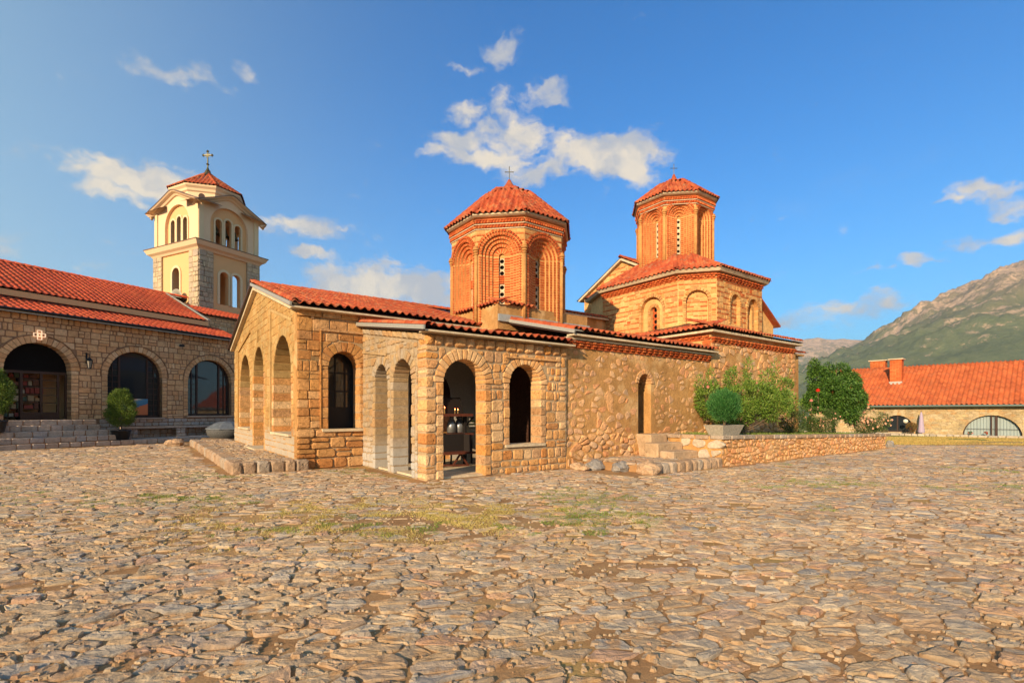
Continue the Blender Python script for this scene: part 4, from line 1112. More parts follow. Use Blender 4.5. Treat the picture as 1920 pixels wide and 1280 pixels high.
K_ = [(14.1, 1.95), (14.1, -2.2), (15.0, -3.35), (18.55, -3.35), (19.35, -2.3), (19.35, 2.6), (18.3, 3.6), (15.0, 3.6)]
KC = Vector((16.7, -.1, 0)); ZW0, ZW1 = 4.3, 7.18
body2 = bpy.data.objects.new('raised_body', None); COL.objects.link(body2); body2.parent = church
bg_ = Geo(); bb = []; ss = []; vv = []
for i in range(len(K_)):
    a = Vector((*K_[i], 0)); b = Vector((*K_[(i + 1) % len(K_)], 0)); x = (b - a).normalized(); n = Vector((x.y, -x.x, 0))
    if n.dot((a + b) / 2 - KC) < 0: n = -n
    pl = Pl(a, x, n); L = (b - a).length; ops = []; fills = []
    if i == 0: ops = [op(2.85, .55, 5.05, 5.95, .13, .13)]; fills = [('win', 2.85, .55, 5.05, 5.95)]
    if i == 1: ops = [op(.73, .42, 5.15, 6.08, .13, .12)]; fills = [('blind', .73, .42, 5.15, 6.08)]
    if i == 2: ops = [op(1.35, .36, 5.2, 6.1, .12, .12), op(2.75, .40, 4.9, 6.05, .13, .13)]; fills = [('shell', 1.35, .36, 5.2, 6.1), ('win', 2.75, .40, 4.9, 6.05)]
    wall_panel(bg_, pl, 0, L, ZW0, ZW1, ops, .45)
    if i > 2: continue
    mixed(pl, .01, L - .01, 4.9, ZW1 - .25, ops, bb, ss)
    for o in ops:
        for q in voussoirs(o, max(11, int(o['r'] * 30)), .02, rs, 0): vv.append(piece(pl, q, -.2, .05, 0, .03, rs))
        for q in jambs(o, (.07, .11), .02, rs, 0.002): vv.append(piece(pl, q, -.2, .03, 0, .02, rs))
    for kind, c, r_, z0, sp in fills:
        p2 = Pl(pl.p(0, 0, -.14), pl.x, pl.n)
        if kind == 'win':
            wr = .155; wall_panel(bg_, p2, c - r_ - .05, c + r_ + .05, z0 - .05, sp + r_ + .08, [dict(c=c, r=wr, sill=z0 + .05, sp=sp - .02)], .2)
            for q in voussoirs(dict(c=c, r=wr + .01, ring=.14, sp=sp - .02), 11, .02, rs, 0): vv.append(piece(p2, q, -.1, .03, 0, .03, rs))
            for q in jambs(dict(c=c, r=wr + .01, jamb=.14, sill=z0 + .05, sp=sp - .02), (.07, .1), .02, rs, .002): vv.append(piece(p2, q, -.1, .03, 0, .02, rs))
            pg_ = Geo(); grille(pg_, p2, c, wr, z0 + .05, sp + wr, 4, -.12, .03); pg_.build('window_grille', M['brick'], body2)
            dk = Geo(); dk.add([p2.p(c - wr, z0, -.19), p2.p(c + wr, z0, -.19), p2.p(c + wr, sp + wr, -.19), p2.p(c - wr, sp + wr, -.19)], [(0, 1, 2, 3)]); dk.build('window_void', M['void'], body2)
        else:
            wall_panel(bg_, p2, c - r_ - .05, c + r_ + .05, z0 - .05, sp + r_ + .08, [], .1)
            mixed(p2, c - r_ + .02, c + r_ - .02, z0, sp if kind == 'shell' else sp + r_ * .7, [], bb, ss, hs=(.10, .15))
            if kind == 'shell':
                for k in range(9):
                    t0, t1 = math.pi * (k + .12) / 9, math.pi * (k + .88) / 9
                    q = [(c + .05 * math.cos(t0), sp + .05 * math.sin(t0)), (c + .33 * math.cos(t0), sp + .33 * math.sin(t0)), (c + .33 * math.cos(t1), sp + .33 * math.sin(t1)), (c + .05 * math.cos(t1), sp + .05 * math.sin(t1))]
                    vv.append(piece(p2, q, -.05, .04, 0, 0, rs))
    frieze(pl, -.02, L + .02, ZW1 - .26, 3, bb, .03, .125, .055)
bg_.build('body_wall', M['ochre_mortar'], body2)
emit('brick', bb, M['brick'], body2, church, limit=300, minpix=7.5); emit('block', ss, M['ochre'], body2, church, limit=300, minpix=8); emit('arch_stone', vv, M['ochre'], body2, church, minpix=7, limit=300)
# roofs of block and body
def offs(K, d):
    out = []; n = len(K)
    for i in range(n):
        p = Vector(K[i - 1]); c = Vector(K[i]); q = Vector(K[(i + 1) % n]); e1 = (c - p).normalized(); e2 = (q - c).normalized()
        n1 = Vector((e1.y, -e1.x)); n2 = Vector((e2.y, -e2.x))
        if n1.dot(c - KC.xy) < 0: n1 = -n1
        if n2.dot(c - KC.xy) < 0: n2 = -n2
        bis = (n1 + n2).normalized(); out.append(tuple(c + bis * (d / max(.3, bis.dot(n1)))))
    return out
KE = offs(K_, .30); KI = offs(K_, .22); ZE = 7.30
sg = Geo(); nK = len(K_)
sg.add([(x, y, ZW1 - .0) for x, y in KI] + [(x, y, ZE) for x, y in KE], [tuple(range(nK))[::-1]] + [(i, (i + 1) % nK, nK + (i + 1) % nK, nK + i) for i in range(nK)])
sg.build('eave_slab', M['pale_edge'], body2)
ct = Vector((16.6, -.2, 0)); rr2 = 1.66; TT = Tiles(.215, .32, .058); RT = []; rgf = Geo(); zt2 = 8.38
def ringpt(p, r=rr2): d = (Vector((*p, 0)) - ct); d.z = 0; return ct + d.normalized() * r
for i in range(nK):
    a = Vector((*KE[i], ZE)); b = Vector((*KE[(i + 1) % nK], ZE)); qa = ringpt(KE[i]); qb = ringpt(KE[(i + 1) % nK]); qa.z = qb.z = zt2
    rgf.add([a, b, qb, qa], [(0, 1, 2, 3)])
    RT += ridge_pieces(a + Vector((0, 0, .06)), qa + Vector((0, 0, .07)), .10, .34, rs)
    if i > 2: continue
    u = (b - a).normalized(); L = (b - a).length; mid = (qa + qb) / 2 - a; w = mid - u * mid.dot(u); H = w.length; w.normalize()
    xa = (qa - a).dot(u); xb = (qb - a).dot(u)
    if w.cross(u).z > 0: pass
    def keep(x_, y_, L=L, H=H, xa=xa, xb=xb): f = y_ / H; return xa * f - .03 < x_ < L + (xb - L) * f + .03
    if u.cross(w).z < 0: a2_, u2, kk = b, -u, (lambda x_, y_, L=L, k=keep: k(L - x_, y_))
    else: a2_, u2, kk = a, u, keep
    TT.slope(a2_ - w * .05 + Vector((0, 0, .02)), u2, w, L, H, kk, .8, rs)
rgf.build('roof_boarding', M['wood_dark'], body2)
# skirt roof of the block
sk = Geo(); e1 = 4.66; sk.add([(BX0 - .28, BT - .28, e1), (BX1 + .25, BT - .28, e1), (BX1, -2.6, 5.15), (14.2, -2.6, 5.15), (BX0 - .28, 2.0, e1), (14.2, 2.0, 5.0), (BX1 + .25, 4.6, e1), (BX1, 4.0, 5.1)], [(0, 1, 2, 3), (4, 0, 3, 5), (1, 6, 7, 2)])
sk.build('roof_boarding', M['wood_dark'], blk)
TT.slope((BX0 - .28, BT - .33, e1 + .02), uS, Vector((0, 1, .33)).normalized(), 6.85, 1.0)
TT.slope((BX0 - .33, 1.7, e1 + .02), Vector((0, -1, 0)), Vector((1, 0, .33)).normalized(), 6.1, .95)
TT.slope((BX1 + .0, BT + .02, 4.26), uS, Vector((0, 1, .2)).normalized(), 1.1, .9)
RT += ridge_pieces((BX0 - .30, BT - .32, e1 + .08), (14.15, -2.9, 5.22), .10, .3, rs)
# gabled arms behind and to the right of the raised body
p3 = planeW(15.6); gt = lambda t: 9.0 - abs(t - 2.0) * .52
gt.breaks = (2.0,)
ga = Geo(); wall_panel(ga, p3, -.6, 4.7, 4.8, gt, [], .5); armw = ga.build('arm_wall', M['ochre_mortar'], church)
b3 = []; s3 = []; q = math.hypot(1, .52); mixed(p3, 1.5, 4.68, 5.6, 8.9, [], b3, s3, clips=[(.52 / q, 1 / q, (8.97 + .52 * 2.0) / q), (-.52 / q, 1 / q, (8.97 - .52 * 2.0) / q)])
emit('block', s3, M['ochre'], armw, church, minpix=8, limit=300); emit('brick', b3, M['brick'], armw, church, limit=300, minpix=8)
g = Geo(); g.bar(p3.p(4.95, gt(4.95) + .06, .06), p3.p(2.0, 9.07, .06), .26, .10); g.bar(p3.p(-.6, gt(-.6) + .06, .06), p3.p(2.0, 9.07, .06), .26, .10); g.build('coping', M['pale_edge'], armw)
g = Geo(); g.add([(15.4, 2.0, 9.15), (20, 2.0, 9.15), (20, 5.1, 7.55), (15.4, 5.1, 7.55), (15.4, -.8, 7.7), (20, -.8, 7.7)], [(0, 1, 2, 3), (0, 4, 5, 1)]); g.build('roof_boarding', M['tile'], armw)
TT.slope((15.35, -.2, 8.05), uS, Vector((0, 1, .52)).normalized(), 3.0, 2.4)
RT += ridge_pieces((15.35, 2.0, 9.2), (19, 2.0, 9.2), .11, .34, rs)
ga = Geo(); p4 = planeS(-3.0); gt4 = lambda x: 6.55 - (x - 18.7) * .62
wall_panel(ga, p4, 18.7, 20.25, 4.4, gt4, [], .5)
Geo().bar(p4.p(18.6, gt4(18.6) + .05, .1), p4.p(20.4, gt4(20.4) + .05, .1), .34, .08).build('coping', M['tile'], church)
ga.box(18.7, 20.25, -2.5, 3, 4.4, 5.5); arm2 = ga.build('east_arm', M['ochre_mortar'], church)
TT.emit('roof_tile', M['tile'], church, church, limit=300, minpix=8); emit('ridge_tile', RT, M['tile'], church, church, minpix=7, smooth=True)
D2 = dome('east_dome', 16.6, -.2, 1.72, 7.9, 11.16, 12.35, 10.2, [.58, .49, .40, .31, .21, .085], [(8.6, 10.16, 6)], 37, .19)

# ------------------------------------------------------------------ shop wing on the left
shop = empty('stone_shop_wing', F0, AL, 'long stone building with arched shop windows and red tiled roof left of the church', 'building')
M['shop_stone'] = vary('dressed_sandstone', [(.66, .38, .19), (.72, .44, .23), (.58, .31, .155), (.76, .50, .29), (.62, .39, .22), (.68, .36, .17)], nscale=7, bump=.6, bscale=18, pits=.25, spec=.1)
M['shop_base'] = vary('grey_step_stone', [(.42, .34, .28), (.50, .39, .31), (.38, .31, .26), (.54, .38, .27), (.44, .37, .33)], nscale=7, bump=.6, bscale=18, spec=.15)
M['red_mortar'] = vary('brown_mortar', [(.30, .17, .10)], nscale=7, bump=.5, bscale=30, spec=.1)
rl = random.Random(51)
pL = Pl((0, 0, 0), (1, 0, 0), (0, -1, 0)); ZF, ZG = 1.24, 6.0
s_ops = [op(-1.12, 1.18, ZF, 3.55, .34, .30), op(2.83, 1.27, 1.30, 3.46, .30, .26), op(6.8, 1.30, 1.38, 3.38, .28, .26)]
LX0, LX1 = -5.2, 10.5
gw = Geo(); wall_panel(gw, pL, LX0, LX1, -.1, ZG, s_ops, .55); sw = gw.build('front_wall', M['red_mortar'], shop)
st = []
def adds(lst, polys, d0=-.05, d1=.015, bev=.015, tilt=.04, pl=pL):
    for p in polys: lst.append(piece(pl, p, d0, d1 + rl.uniform(-.008, .01), bev, tilt, rl))
adds(st, coursed(LX0, LX1, ZF, ZG - .32, (.20, .34), (.22, .50), s_ops, (), .036, .38, .012, .02, rl))
adds(st, coursed(LX0, LX1, ZG - .31, ZG - .02, (.29, .3), (.22, .38), (), (), .03, 0, .01, .05, rl), d1=.05)
emit('stone', st, M['shop_stone'], sw, shop, limit=300, minpix=8)
st = []; adds(st, coursed(1.2, LX1, .85, ZF, (.16, .2), (.25, .5), (), (), .03, 0, .01, .03, rl), d1=.03); adds(st, coursed(1.2, LX1, .0, .85, (.2, .26), (.25, .5), (), (), .03, .2, .01, .03, rl))
emit('base_stone', st, M['shop_base'], sw, shop, minpix=8)
for i, o in enumerate(s_ops):
    a = []; adds(a, voussoirs(o, 21, .02, rl, .015), -.53, .03); emit('arch_stone', a, M['shop_stone'], sw, shop, minpix=8)
    a = []; adds(a, jambs(o, (.15, .24), .024, rl), -.53, .02); emit('jamb_stone', a, M['shop_stone'], sw, shop, minpix=8)
    # thin brick-like hood moulding
    g = Geo(); r = o['r'] + o['ring'] + .02
    for k in range(24):
        t0, t1 = math.pi * k / 24, math.pi * (k + 1) / 24
        g.bar(pL.p(o['c'] + r * math.cos(t0), o['sp'] + r * math.sin(t0), .03), pL.p(o['c'] + r * math.cos(t1), o['sp'] + r * math.sin(t1), .03), .05, .035)
    g.build('arch_moulding', M['red_mortar'], sw)
def arch_frame(parent, c, r, z0, sp, y, mat, mull, trans, bw=.07):
    """window frame following the arch, with mullions and transoms, pane behind"""
    g = Geo()
    for k in range(18):
        t0, t1 = math.pi * k / 18, math.pi * (k + 1) / 18; q = r - bw / 2
        g.bar((c + q * math.cos(t0), y, sp + q * math.sin(t0)), (c + q * math.cos(t1), y, sp + q * math.sin(t1)), bw, bw)
    for s in (-1, 1): g.bar((c + s * (r - bw / 2), y, z0), (c + s * (r - bw / 2), y, sp), bw, bw)
    g.box(c - r, c + r, y - bw / 2, y + bw / 2, z0, z0 + .12)
    for x, w in mull:
        top = sp + math.sqrt(max(0, r * r - x * x)); g.box(c + x - w / 2, c + x + w / 2, y - .035, y + .035, z0, top - .03)
    f = g.build('window_frame', mat, parent)
    g = Geo()
    for z, x0, x1 in trans: g.box(c + x0, c + x1, y - .012, y + .012, z - .014, z + .014)
    if trans: g.build('glazing_bar', mat, f)
    g = Geo(); pts = [(c - r, y + .02, z0), (c + r, y + .02, z0)] + [(c + r * math.cos(math.pi * k / 16), y + .02, sp + r * math.sin(math.pi * k / 16)) for k in range(17)]
    g.poly(pts); g.build('pane', M['glass'], f); return f
M['shop_glass'] = M['glass']
for c, r, z0, sp in ((2.83, 1.27, 1.30, 3.46), (6.8, 1.30, 1.38, 3.38)):
    tr = []
    for s in (-1, 1):
        for k in range(9):
            z = z0 + .35 + k * .30
            x1_, x0_ = s * .68, s * (math.sqrt(max(.01, r * r - max(0, z - sp) ** 2)) - .04)
            if abs(x0_) > abs(x1_): tr.append((z, min(x0_, x1_), max(x0_, x1_)))
    arch_frame(sw, c, r, z0, sp, .26, M['wood_dark'], [(-.66, .09), (.66, .09), (-.97, .03), (.97, .03)], tr)
# sill slabs
for o in s_ops[1:]:
    g = Geo(); g.box(o['c'] - o['r'] - .1, o['c'] + o['r'] + .1, -.12, .3, o['sill'] - .08, o['sill']); g.build('sill', M['shop_base'], sw)
# glazed shop door set back in the first arch
g = Geo(); y = .42
g.box(-2.3, .06, y, y + .06, 3.35, 3.47)
for x in (-2.28, -1.62, -.92, -.30, .0): g.box(x, x + .09, y - .01, y + .07, ZF, 3.4)
for x0, x1 in ((-1.55, -.92), (-.85, -.30)):
    g.box(x0, x1, y, y + .05, ZF, ZF + .35)
    for z in (2.0, 2.35, 2.7, 3.05): g.box(x0, x1, y + .005, y + .045, z, z + .035)
dr = g.build('shop_door', M['wood_dark'], sw)
g = Geo(); g.box(-2.25, .05, y + .03, y + .035, ZF, 3.4); g.build('pane', glass_mat('clear_glass', (.01, .01, .01), .02), dr) if False else None
g = Geo(); g.box(-2.35, .1, .44, .50, 3.47, 4.8); g.build('door_fanlight', M['void'], sw)
g = Geo(); g.box(-.34, -.31, y - .05, y - .02, 1.95, 2.25); g.build('door_handle', M['bronze'], dr)
# shop interior: floor, back wall, shelves with goods
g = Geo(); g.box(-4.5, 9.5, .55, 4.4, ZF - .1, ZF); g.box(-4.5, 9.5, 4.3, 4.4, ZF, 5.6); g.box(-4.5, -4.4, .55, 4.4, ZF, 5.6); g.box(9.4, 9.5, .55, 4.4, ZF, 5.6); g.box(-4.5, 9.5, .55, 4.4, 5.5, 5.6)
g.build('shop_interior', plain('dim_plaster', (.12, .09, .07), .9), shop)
M['cream'] = plain('cream_board', (.50, .40, .26), .7)
g = Geo()
for x in (-2.2, -1.4, -.6): g.box(x, x + .04, 1.2, 1.5, ZF, 3.2)
for k in range(6): g.box(-2.2, -.56, 1.2, 1.5, ZF + .12 + k * .36, ZF + .15 + k * .36)
shf = tag(g.build('shelf_unit', M['wood_dark'], None), 'dark wooden shelves with goods behind the shop doorway', 'shelf'); shf.location = F0; shf.rotation_euler = (0, 0, AL)
gd_cols = [(.45, .32, .18), (.35, .08, .06), (.10, .14, .10), (.5, .42, .3), (.2, .1, .07)]
NTH = ['first', 'second', 'third', 'fourth', 'fifth', 'sixth', 'seventh', 'eighth', 'ninth']
gms = [plain('goods_%s' % n, c, .7) for n, c in zip(('tan', 'red', 'green', 'cream', 'brown'), gd_cols)]
for k in range(6):
    x = -2.1; ci = 0
    while x < -.75:
        w = rl.uniform(.12, .34); h = rl.uniform(.14, .28)
        o = Geo().box(0, w, 0, .2, 0, h).build('goods_box', gms[(gi_ := rl.randrange(5))]); cn = ('tan', 'red', 'green', 'cream', 'brown')[gi_]; o.location = F0 + LU * x + LV * 1.22 + Vector((0, 0, ZF + .151 + k * .36)); o.rotation_euler = (0, 0, AL)
        ci += 1; tag(o, '%s goods box, %s from the left on the %s of the shop doorway shelves' % (cn, NTH[ci - 1], ['bottom row', 'second row', 'third row', 'fourth row', 'fifth row', 'top row'][k]), 'box', 'goods on the shop shelves'); x += w + .04
# picture poster in the first window
m, t, b = principled('poster_print', .5, .3); pos = t.add('ShaderNodeTexCoord').outputs['Object']; sp_ = t.add('ShaderNodeSeparateXYZ'); t.put(sp_.inputs[0], pos)
dg = t.math('ADD', t.math('ADD', sp_.outputs[2], t.math('MULTIPLY', sp_.outputs[0], -.35)), t.math('MULTIPLY', t.noise(pos, 6, 4), .12))
t.l.new(t.ramp(dg, [(.20, (.55, .16, .06)), (.24, (.05, .16, .28)), (.50, (.07, .22, .36)), (.58, (.30, .30, .20)), (.62, (.75, .74, .70)), (.66, (.75, .20, .07)), (.74, (.10, .18, .16))]), b.inputs['Base Color'])
b.inputs['Emission Strength'].default_value = 0
po = Geo().box(0, 1.25, 0, .02, 0, .85).build('picture_poster', m); po.location = F0 + LU * 2.25 + LV * .20 + Vector((0, 0, 1.44)); po.rotation_euler = (0, 0, AL)
tag(po, 'coloured picture of a lakeside headland standing in the first shop window', 'poster')
# roofs
rf1 = Geo(); TLn = Tiles(.27, .40, .055, 7); zlo0, zlo1 = 6.08, 6.86
g = Geo(); sheet(g, [(LX0, -.38, zlo0 - .03), (8.6, -.38, zlo0 - .03), (8.6, 1.75, zlo1 - .03), (LX0, 1.75, zlo1 - .03)])
sheet(g, [(LX0, 1.45, 7.22), (7.55, 1.45, 7.22), (7.55, 6.0, 9.38), (LX0, 6.0, 9.38)]); sheet(g, [(LX0, 6.0, 9.38), (9, 6.0, 9.38), (9, 10.6, 7.2), (LX0, 10.6, 7.2)])
g.build('roof_boarding', M['wood_dark'], shop)
pitL = (zlo1 - zlo0) / 2.13
TLn.slope((LX0, -.42, zlo0), (1, 0, 0), Vector((0, 1, pitL)), 13.8, 2.25, jit=.35)
TLn.slope((LX0, 1.40, 7.25), (1, 0, 0), Vector((0, 1, .475)), 12.75, 5.05, jit=.35)
TLn.emit('roof_tile', M['tile_new'], shop, limit=300, minpix=8)
emit('ridge_tile', ridge_pieces((LX0, 6.0, 9.46), (9, 6.0, 9.46), .13, .4), M['tile_new'], shop, minpix=7, smooth=True)
M['peach'] = plain('peach_render', (.72, .42, .20), .85, .1, nvar=.06, bump=.1)
M['cream_w'] = plain('cream_render', (.74, .53, .34), .85, .1, nvar=.06, bump=.1)
g = Geo(); g.box(LX0, 7.6, 1.44, 1.56, 6.93, 7.20); g.build('fascia', M['peach'], shop)
g = Geo(); g.box(LX0, 7.6, 1.62, 1.9, 6.2, 7.2); g.build('roof_gap_band', plain('dark_band', (.09, .06, .07), .6), shop)  # dark strip between the lower roof and the fascia
g = Geo()
for k in range(40):
    x0 = LX0 + k * (8.6 - LX0) / 40; x1 = LX0 + (k + 1) * (8.6 - LX0) / 40
g.tube((LX0, -.47, zlo0 - .03), (8.65, -.47, zlo0 - .03), .06, n=8); g.build('gutter', M['black'], shop)
g = Geo(); g.bar((LX0, -.40, zlo0 - .10), (8.62, -.40, zlo0 - .10), .03, .10); g.build('eave_board', M['flash'], shop)
g = Geo(); g.box(LX0, 7.4, 1.9, 9.5, .0, 7.2); g.build('upper_wall', M['peach'], shop)
g = Geo(); g.bar((7.62, 1.4, 7.30), (7.62, 6.0, 9.50), .16, .05); g.build('verge_flashing', M['flash'], shop)
# raised stone shoulder between roof and bell tower
g = Geo(); g.box(7.5, 13.6, 2.4, 4.6, 5.5, 7.75); shd = g.build('shoulder_wall', M['red_mortar'], shop)
st = []; adds(st, coursed(7.5, 13.6, 6.4, 7.7, (.22, .32), (.3, .5), (), (), .03, .3, .01, .02, rl), pl=Pl((0, 2.4, 0), (1, 0, 0), (0, -1, 0))); emit('stone', st, M['shop_stone'], shd, shop, minpix=9)
Ts = Tiles(.27, .38, .055, 7); Ts.slope((7.9, 2.2, 7.78), (1, 0, 0), Vector((0, 1, .35)), 5.8, 2.6, jit=.4); Ts.emit('roof_tile', M['tile_new'], shop)

# emblem, lantern and camera on the front wall
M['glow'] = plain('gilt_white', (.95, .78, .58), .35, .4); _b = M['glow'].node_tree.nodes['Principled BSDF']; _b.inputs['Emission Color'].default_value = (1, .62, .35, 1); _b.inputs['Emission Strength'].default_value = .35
em = bpy.data.objects.new('wall_emblem', None); 
g = Geo(); cx_, cz_ = -1.12, 5.08
for dx, dz in ((0, .13), (0, -.13), (.13, 0), (-.13, 0), (0, 0)):
    s_ = .075
    for (a, b_) in (((-1, -1), (1, -1)), ((1, -1), (1, 1)), ((1, 1), (-1, 1)), ((-1, 1), (-1, -1))):
        g.bar((cx_ + dx + a[0] * s_, -.07, cz_ + dz + a[1] * s_), (cx_ + dx + b_[0] * s_, -.07, cz_ + dz + b_[1] * s_), .04, .03)
o = g.build('wall_emblem', M['glow']); o.location = F0; o.rotation_euler = (0, 0, AL); tag(o, 'pale cross emblem of linked squares above the shop doorway arch', 'emblem')
g = Geo()
ln = empty('wall_lantern', F0 + LU * .66 + LV * -.02 + Vector((0, 0, 4.05)), AL, 'black iron lantern on a bracket between doorway and first window', 'lantern')
Geo().box(-.03, .03, -.03, .0, -.1, .42).bar((0, -.02, .35), (0, -.32, .30), .03).tube((0, -.3, .30), (0, -.3, .16), .012, n=6).build('bracket', M['black'], ln)
g = Geo(); g.lathe((0, -.3, -.35), [(.05, 0), (.07, .03), (.12, .36), (.15, .38), (.05, .50), (.02, .53)], 6); g2 = Geo()
gl = Geo(); gl.lathe((0, -.3, -.32), [(.065, 0), (.11, .32)], 6, False)
gl.build('pane', plain('milky_glass', (.22, .20, .17), .3), ln)
g = Geo(); g.lathe((0, -.3, -.0), [(.15, .02), (.13, .05), (.05, .16), (.02, .19)], 6); g.lathe((0, -.3, -.38), [(.03, 0), (.08, .03), (.08, .06)], 6)
for k in range(6): t = 2 * math.pi * k / 6; g.bar((.072 * math.cos(t), -.3 + .072 * math.sin(t), -.33), (.125 * math.cos(t), -.3 + .125 * math.sin(t), .02), .014)
g.build('cage', M['black'], ln)
cm = empty('security_camera', F0 + LU * 5.05 + LV * -.03 + Vector((0, 0, 5.35)), AL, 'small dark security camera high between the two shop windows', 'camera')
Geo().tube((0, 0, .0), (0, -.12, .0), .03, n=8).build('mount', M['black'], cm); Geo().box(-.14, .10, -.24, -.12, -.09, .03).build('housing', M['black'], cm); Geo().tube((-.14, -.18, -.03), (-.17, -.18, -.03), .03, n=8).build('lens', M['flash'], cm)

# steps, low terrace wall and bench -------------------------------------------
M['step'] = M['shop_base']
steps = empty('stone_steps', F0, AL, 'flight of five grey stone steps below the arched shop doorway', 'steps')
ZS = [.02, .25, .50, .75, 1.0, 1.24]; st = []
ends = [10.2, 1.9, 1.55, .95, .95]
g = Geo()
for k in range(5):
    y0 = -1.75 + .35 * k; x1 = ends[k]
    g.box(LX0, x1, y0 + .03, (0.0 if k else 0.0), -.1, ZS[k + 1] - .03)
    pl = Pl((0, y0 + .03, 0), (1, 0, 0), (0, -1, 0)); pt_ = Pl((0, 0, ZS[k + 1] - .03), (1, 0, 0), (0, 0, 1), (0, 1, 0))
    for q in coursed(LX0, x1, ZS[k] - .02, ZS[k + 1], (.25, .25), (.34, .62), (), (), .035, 0, .01, .03, rl): st.append(piece(pl, q, -.06, .025 + rl.uniform(-.006, .006), .02, .03, rl))
    if x1 < 5:
        for q in coursed(LX0, x1, y0 + .02, y0 + .38, (.36, .36), (.34, .62), (), (), .03, 0, .01, .03, rl): st.append(piece(pt_, q, -.03, .03 + rl.uniform(-.004, .004), .015, .02, rl))
for q in coursed(1.9, 10.2, -1.74, -.02, (.34, .42), (.4, .7), (), (), .03, 0, .02, .03, rl): st.append(piece(Pl((0, 0, ZS[1] - .03), (1, 0, 0), (0, 0, 1), (0, 1, 0)), q, -.03, .03, .015, .02, rl))
g.build('step_core', M['red_mortar'], steps); emit('stone', st, M['step'], steps, steps, minpix=8)
bench = empty('stone_bench', F0 + LU * 1.9 + LV * -.06, AL, 'long stone bench on low piers under the shop windows', 'bench')
for x0, x1 in ((0.0, 2.9), (2.93, 5.6), (5.63, 8.0)): Geo().box(x0, x1, -.52, .0, .74, .83).build('bench_slab', M['shop_base'], bench)
for x in (.25, 2.65, 5.2, 7.5):
    st = [piece(Pl((x, -.46, .25), (1, 0, 0), (0, -1, 0)), q, -.4, .02, .02, .04, rl) for q in coursed(0, .5, 0, .48, (.14, .2), (.18, .3), (), (), .02, 0, .01, .02, rl)]
    pr_ = Geo().box(x + .01, x + .49, -.45, -.01, .22, .74).build('pier', M['red_mortar'], bench); emit('stone', st, M['shop_base'], pr_, bench, minpix=8)

# ------------------------------------------------------------------ bell tower
BTo = F0 + LU * 9.05 + LV * 4.82
tower = empty('bell_tower', BTo, AL, 'cream and stone bell tower with arched belfry and red octagonal cap behind the shop wing', 'tower')
SX, SY = 4.65, 5.3
M['tower_stone'] = vary('tower_stone', [(.44, .35, .25), (.54, .42, .28), (.38, .31, .25), (.60, .46, .29), (.48, .37, .25)], nscale=6, bump=.5, bscale=16, spec=.1)
M['trim'] = plain('pale_trim', (.68, .53, .33), .8, .1, nvar=.05)
def dual(zb, zt, y=0): pass
ZL0, ZL1 = 12.72, 13.35
pf1 = Pl((0, 0, 0), (1, 0, 0), (0, -1, 0)); pf2 = Pl((0, 0, 0), (0, 1, 0), (-1, 0, 0))
cw = 1.05
for pl, Wd, nm, kind in ((pf1, SX, 0, 2), (pf2, SY, 1, 1)):
    pin = Pl(pl.p(0, 0, -.10), pl.x, pl.n)
    ops = [dict(c=Wd / 2 - .45, r=.33, sill=9.2, sp=11.2), dict(c=Wd / 2 + .45, r=.33, sill=9.2, sp=11.2)] if kind == 2 else [dict(c=Wd / 2, r=.42, sill=9.1, sp=11.3)]
    g = Geo(); wall_panel(g, pin, cw, Wd - cw, 5.5, ZL0, ops, .35, grow=0); g.build('plaster_panel', M['peach'], tower)
    g = Geo()
    for o in ops:
        o2 = dict(o); uband(g, pin, o['c'], o['r'] + .17, o['r'], 9.2, o['sp'], .07, -.02, 12)
    g.build('arch_trim', M['trim'], tower)
    cs = [(cw * 0, cw), (Wd - cw, Wd)]
    for a, b_ in cs:
        g = Geo(); q = [pl.p(a, 5.5, 0), pl.p(b_, 5.5, 0), pl.p(b_, ZL0, 0), pl.p(a, ZL0, 0)]; g.prism(q, -pl.n * .45); cpn = g.build('corner_pier', M['mortar_gray'], tower)
        st = []
        for q in coursed(a, b_, 7.4, ZL0, (.24, .42), (.28, .58), (), (), .035, .25, .02, .05, rl): st.append(piece(pl, q, -.05, .03, .02, .04, rl))
        emit('stone', st, M['tower_stone'], cpn, tower, minpix=7.5)
g = Geo(); g.box(.1, SX - .1, SY - .4, SY, 5.5, ZL0) ; g.box(SX - .4, SX, .1, SY - .1, 5.5, 8.9); g.box(SX - .4, SX, .1, 1.3, 8.9, ZL0); g.box(SX - .4, SX, 3.2, SY - .1, 8.9, ZL0); g.build('rear_wall', M['peach'], tower)
g = Geo(); g.box(.3, SX - .3, .3, SY - .3, 8.5, 8.7); g.build('loft_floor', M['cream_w'], tower)
# ledge cornice
def rect_ring(g, prof):
    """prof: (overhang, z) going up, around the rectangular tower"""
    V = []
    for o_, z in prof: V += [(-o_, -o_, z), (SX + o_, -o_, z), (SX + o_, SY + o_, z), (-o_, SY + o_, z)]
    F = [(k * 4 + i, k * 4 + (i + 1) % 4, (k + 1) * 4 + (i + 1) % 4, (k + 1) * 4 + i) for k in range(len(prof) - 1) for i in range(4)]
    F += [(3, 2, 1, 0), tuple(range(len(prof) * 4 - 4, len(prof) * 4))]; g.add(V, F)
g = Geo(); rect_ring(g, [(-.2, 12.66), (.02, 12.68), (.10, 12.80), (.28, 12.92), (.38, 13.12), (.42, 13.2)]); g.build('ledge_cornice', M['cream_w'], tower)
g = Geo(); rect_ring(g, [(.44, 13.2), (.45, 13.25), (.0, 13.38)]); g.build('ledge_capping', plain('dark_capping', (.16, .10, .07), .6), tower)
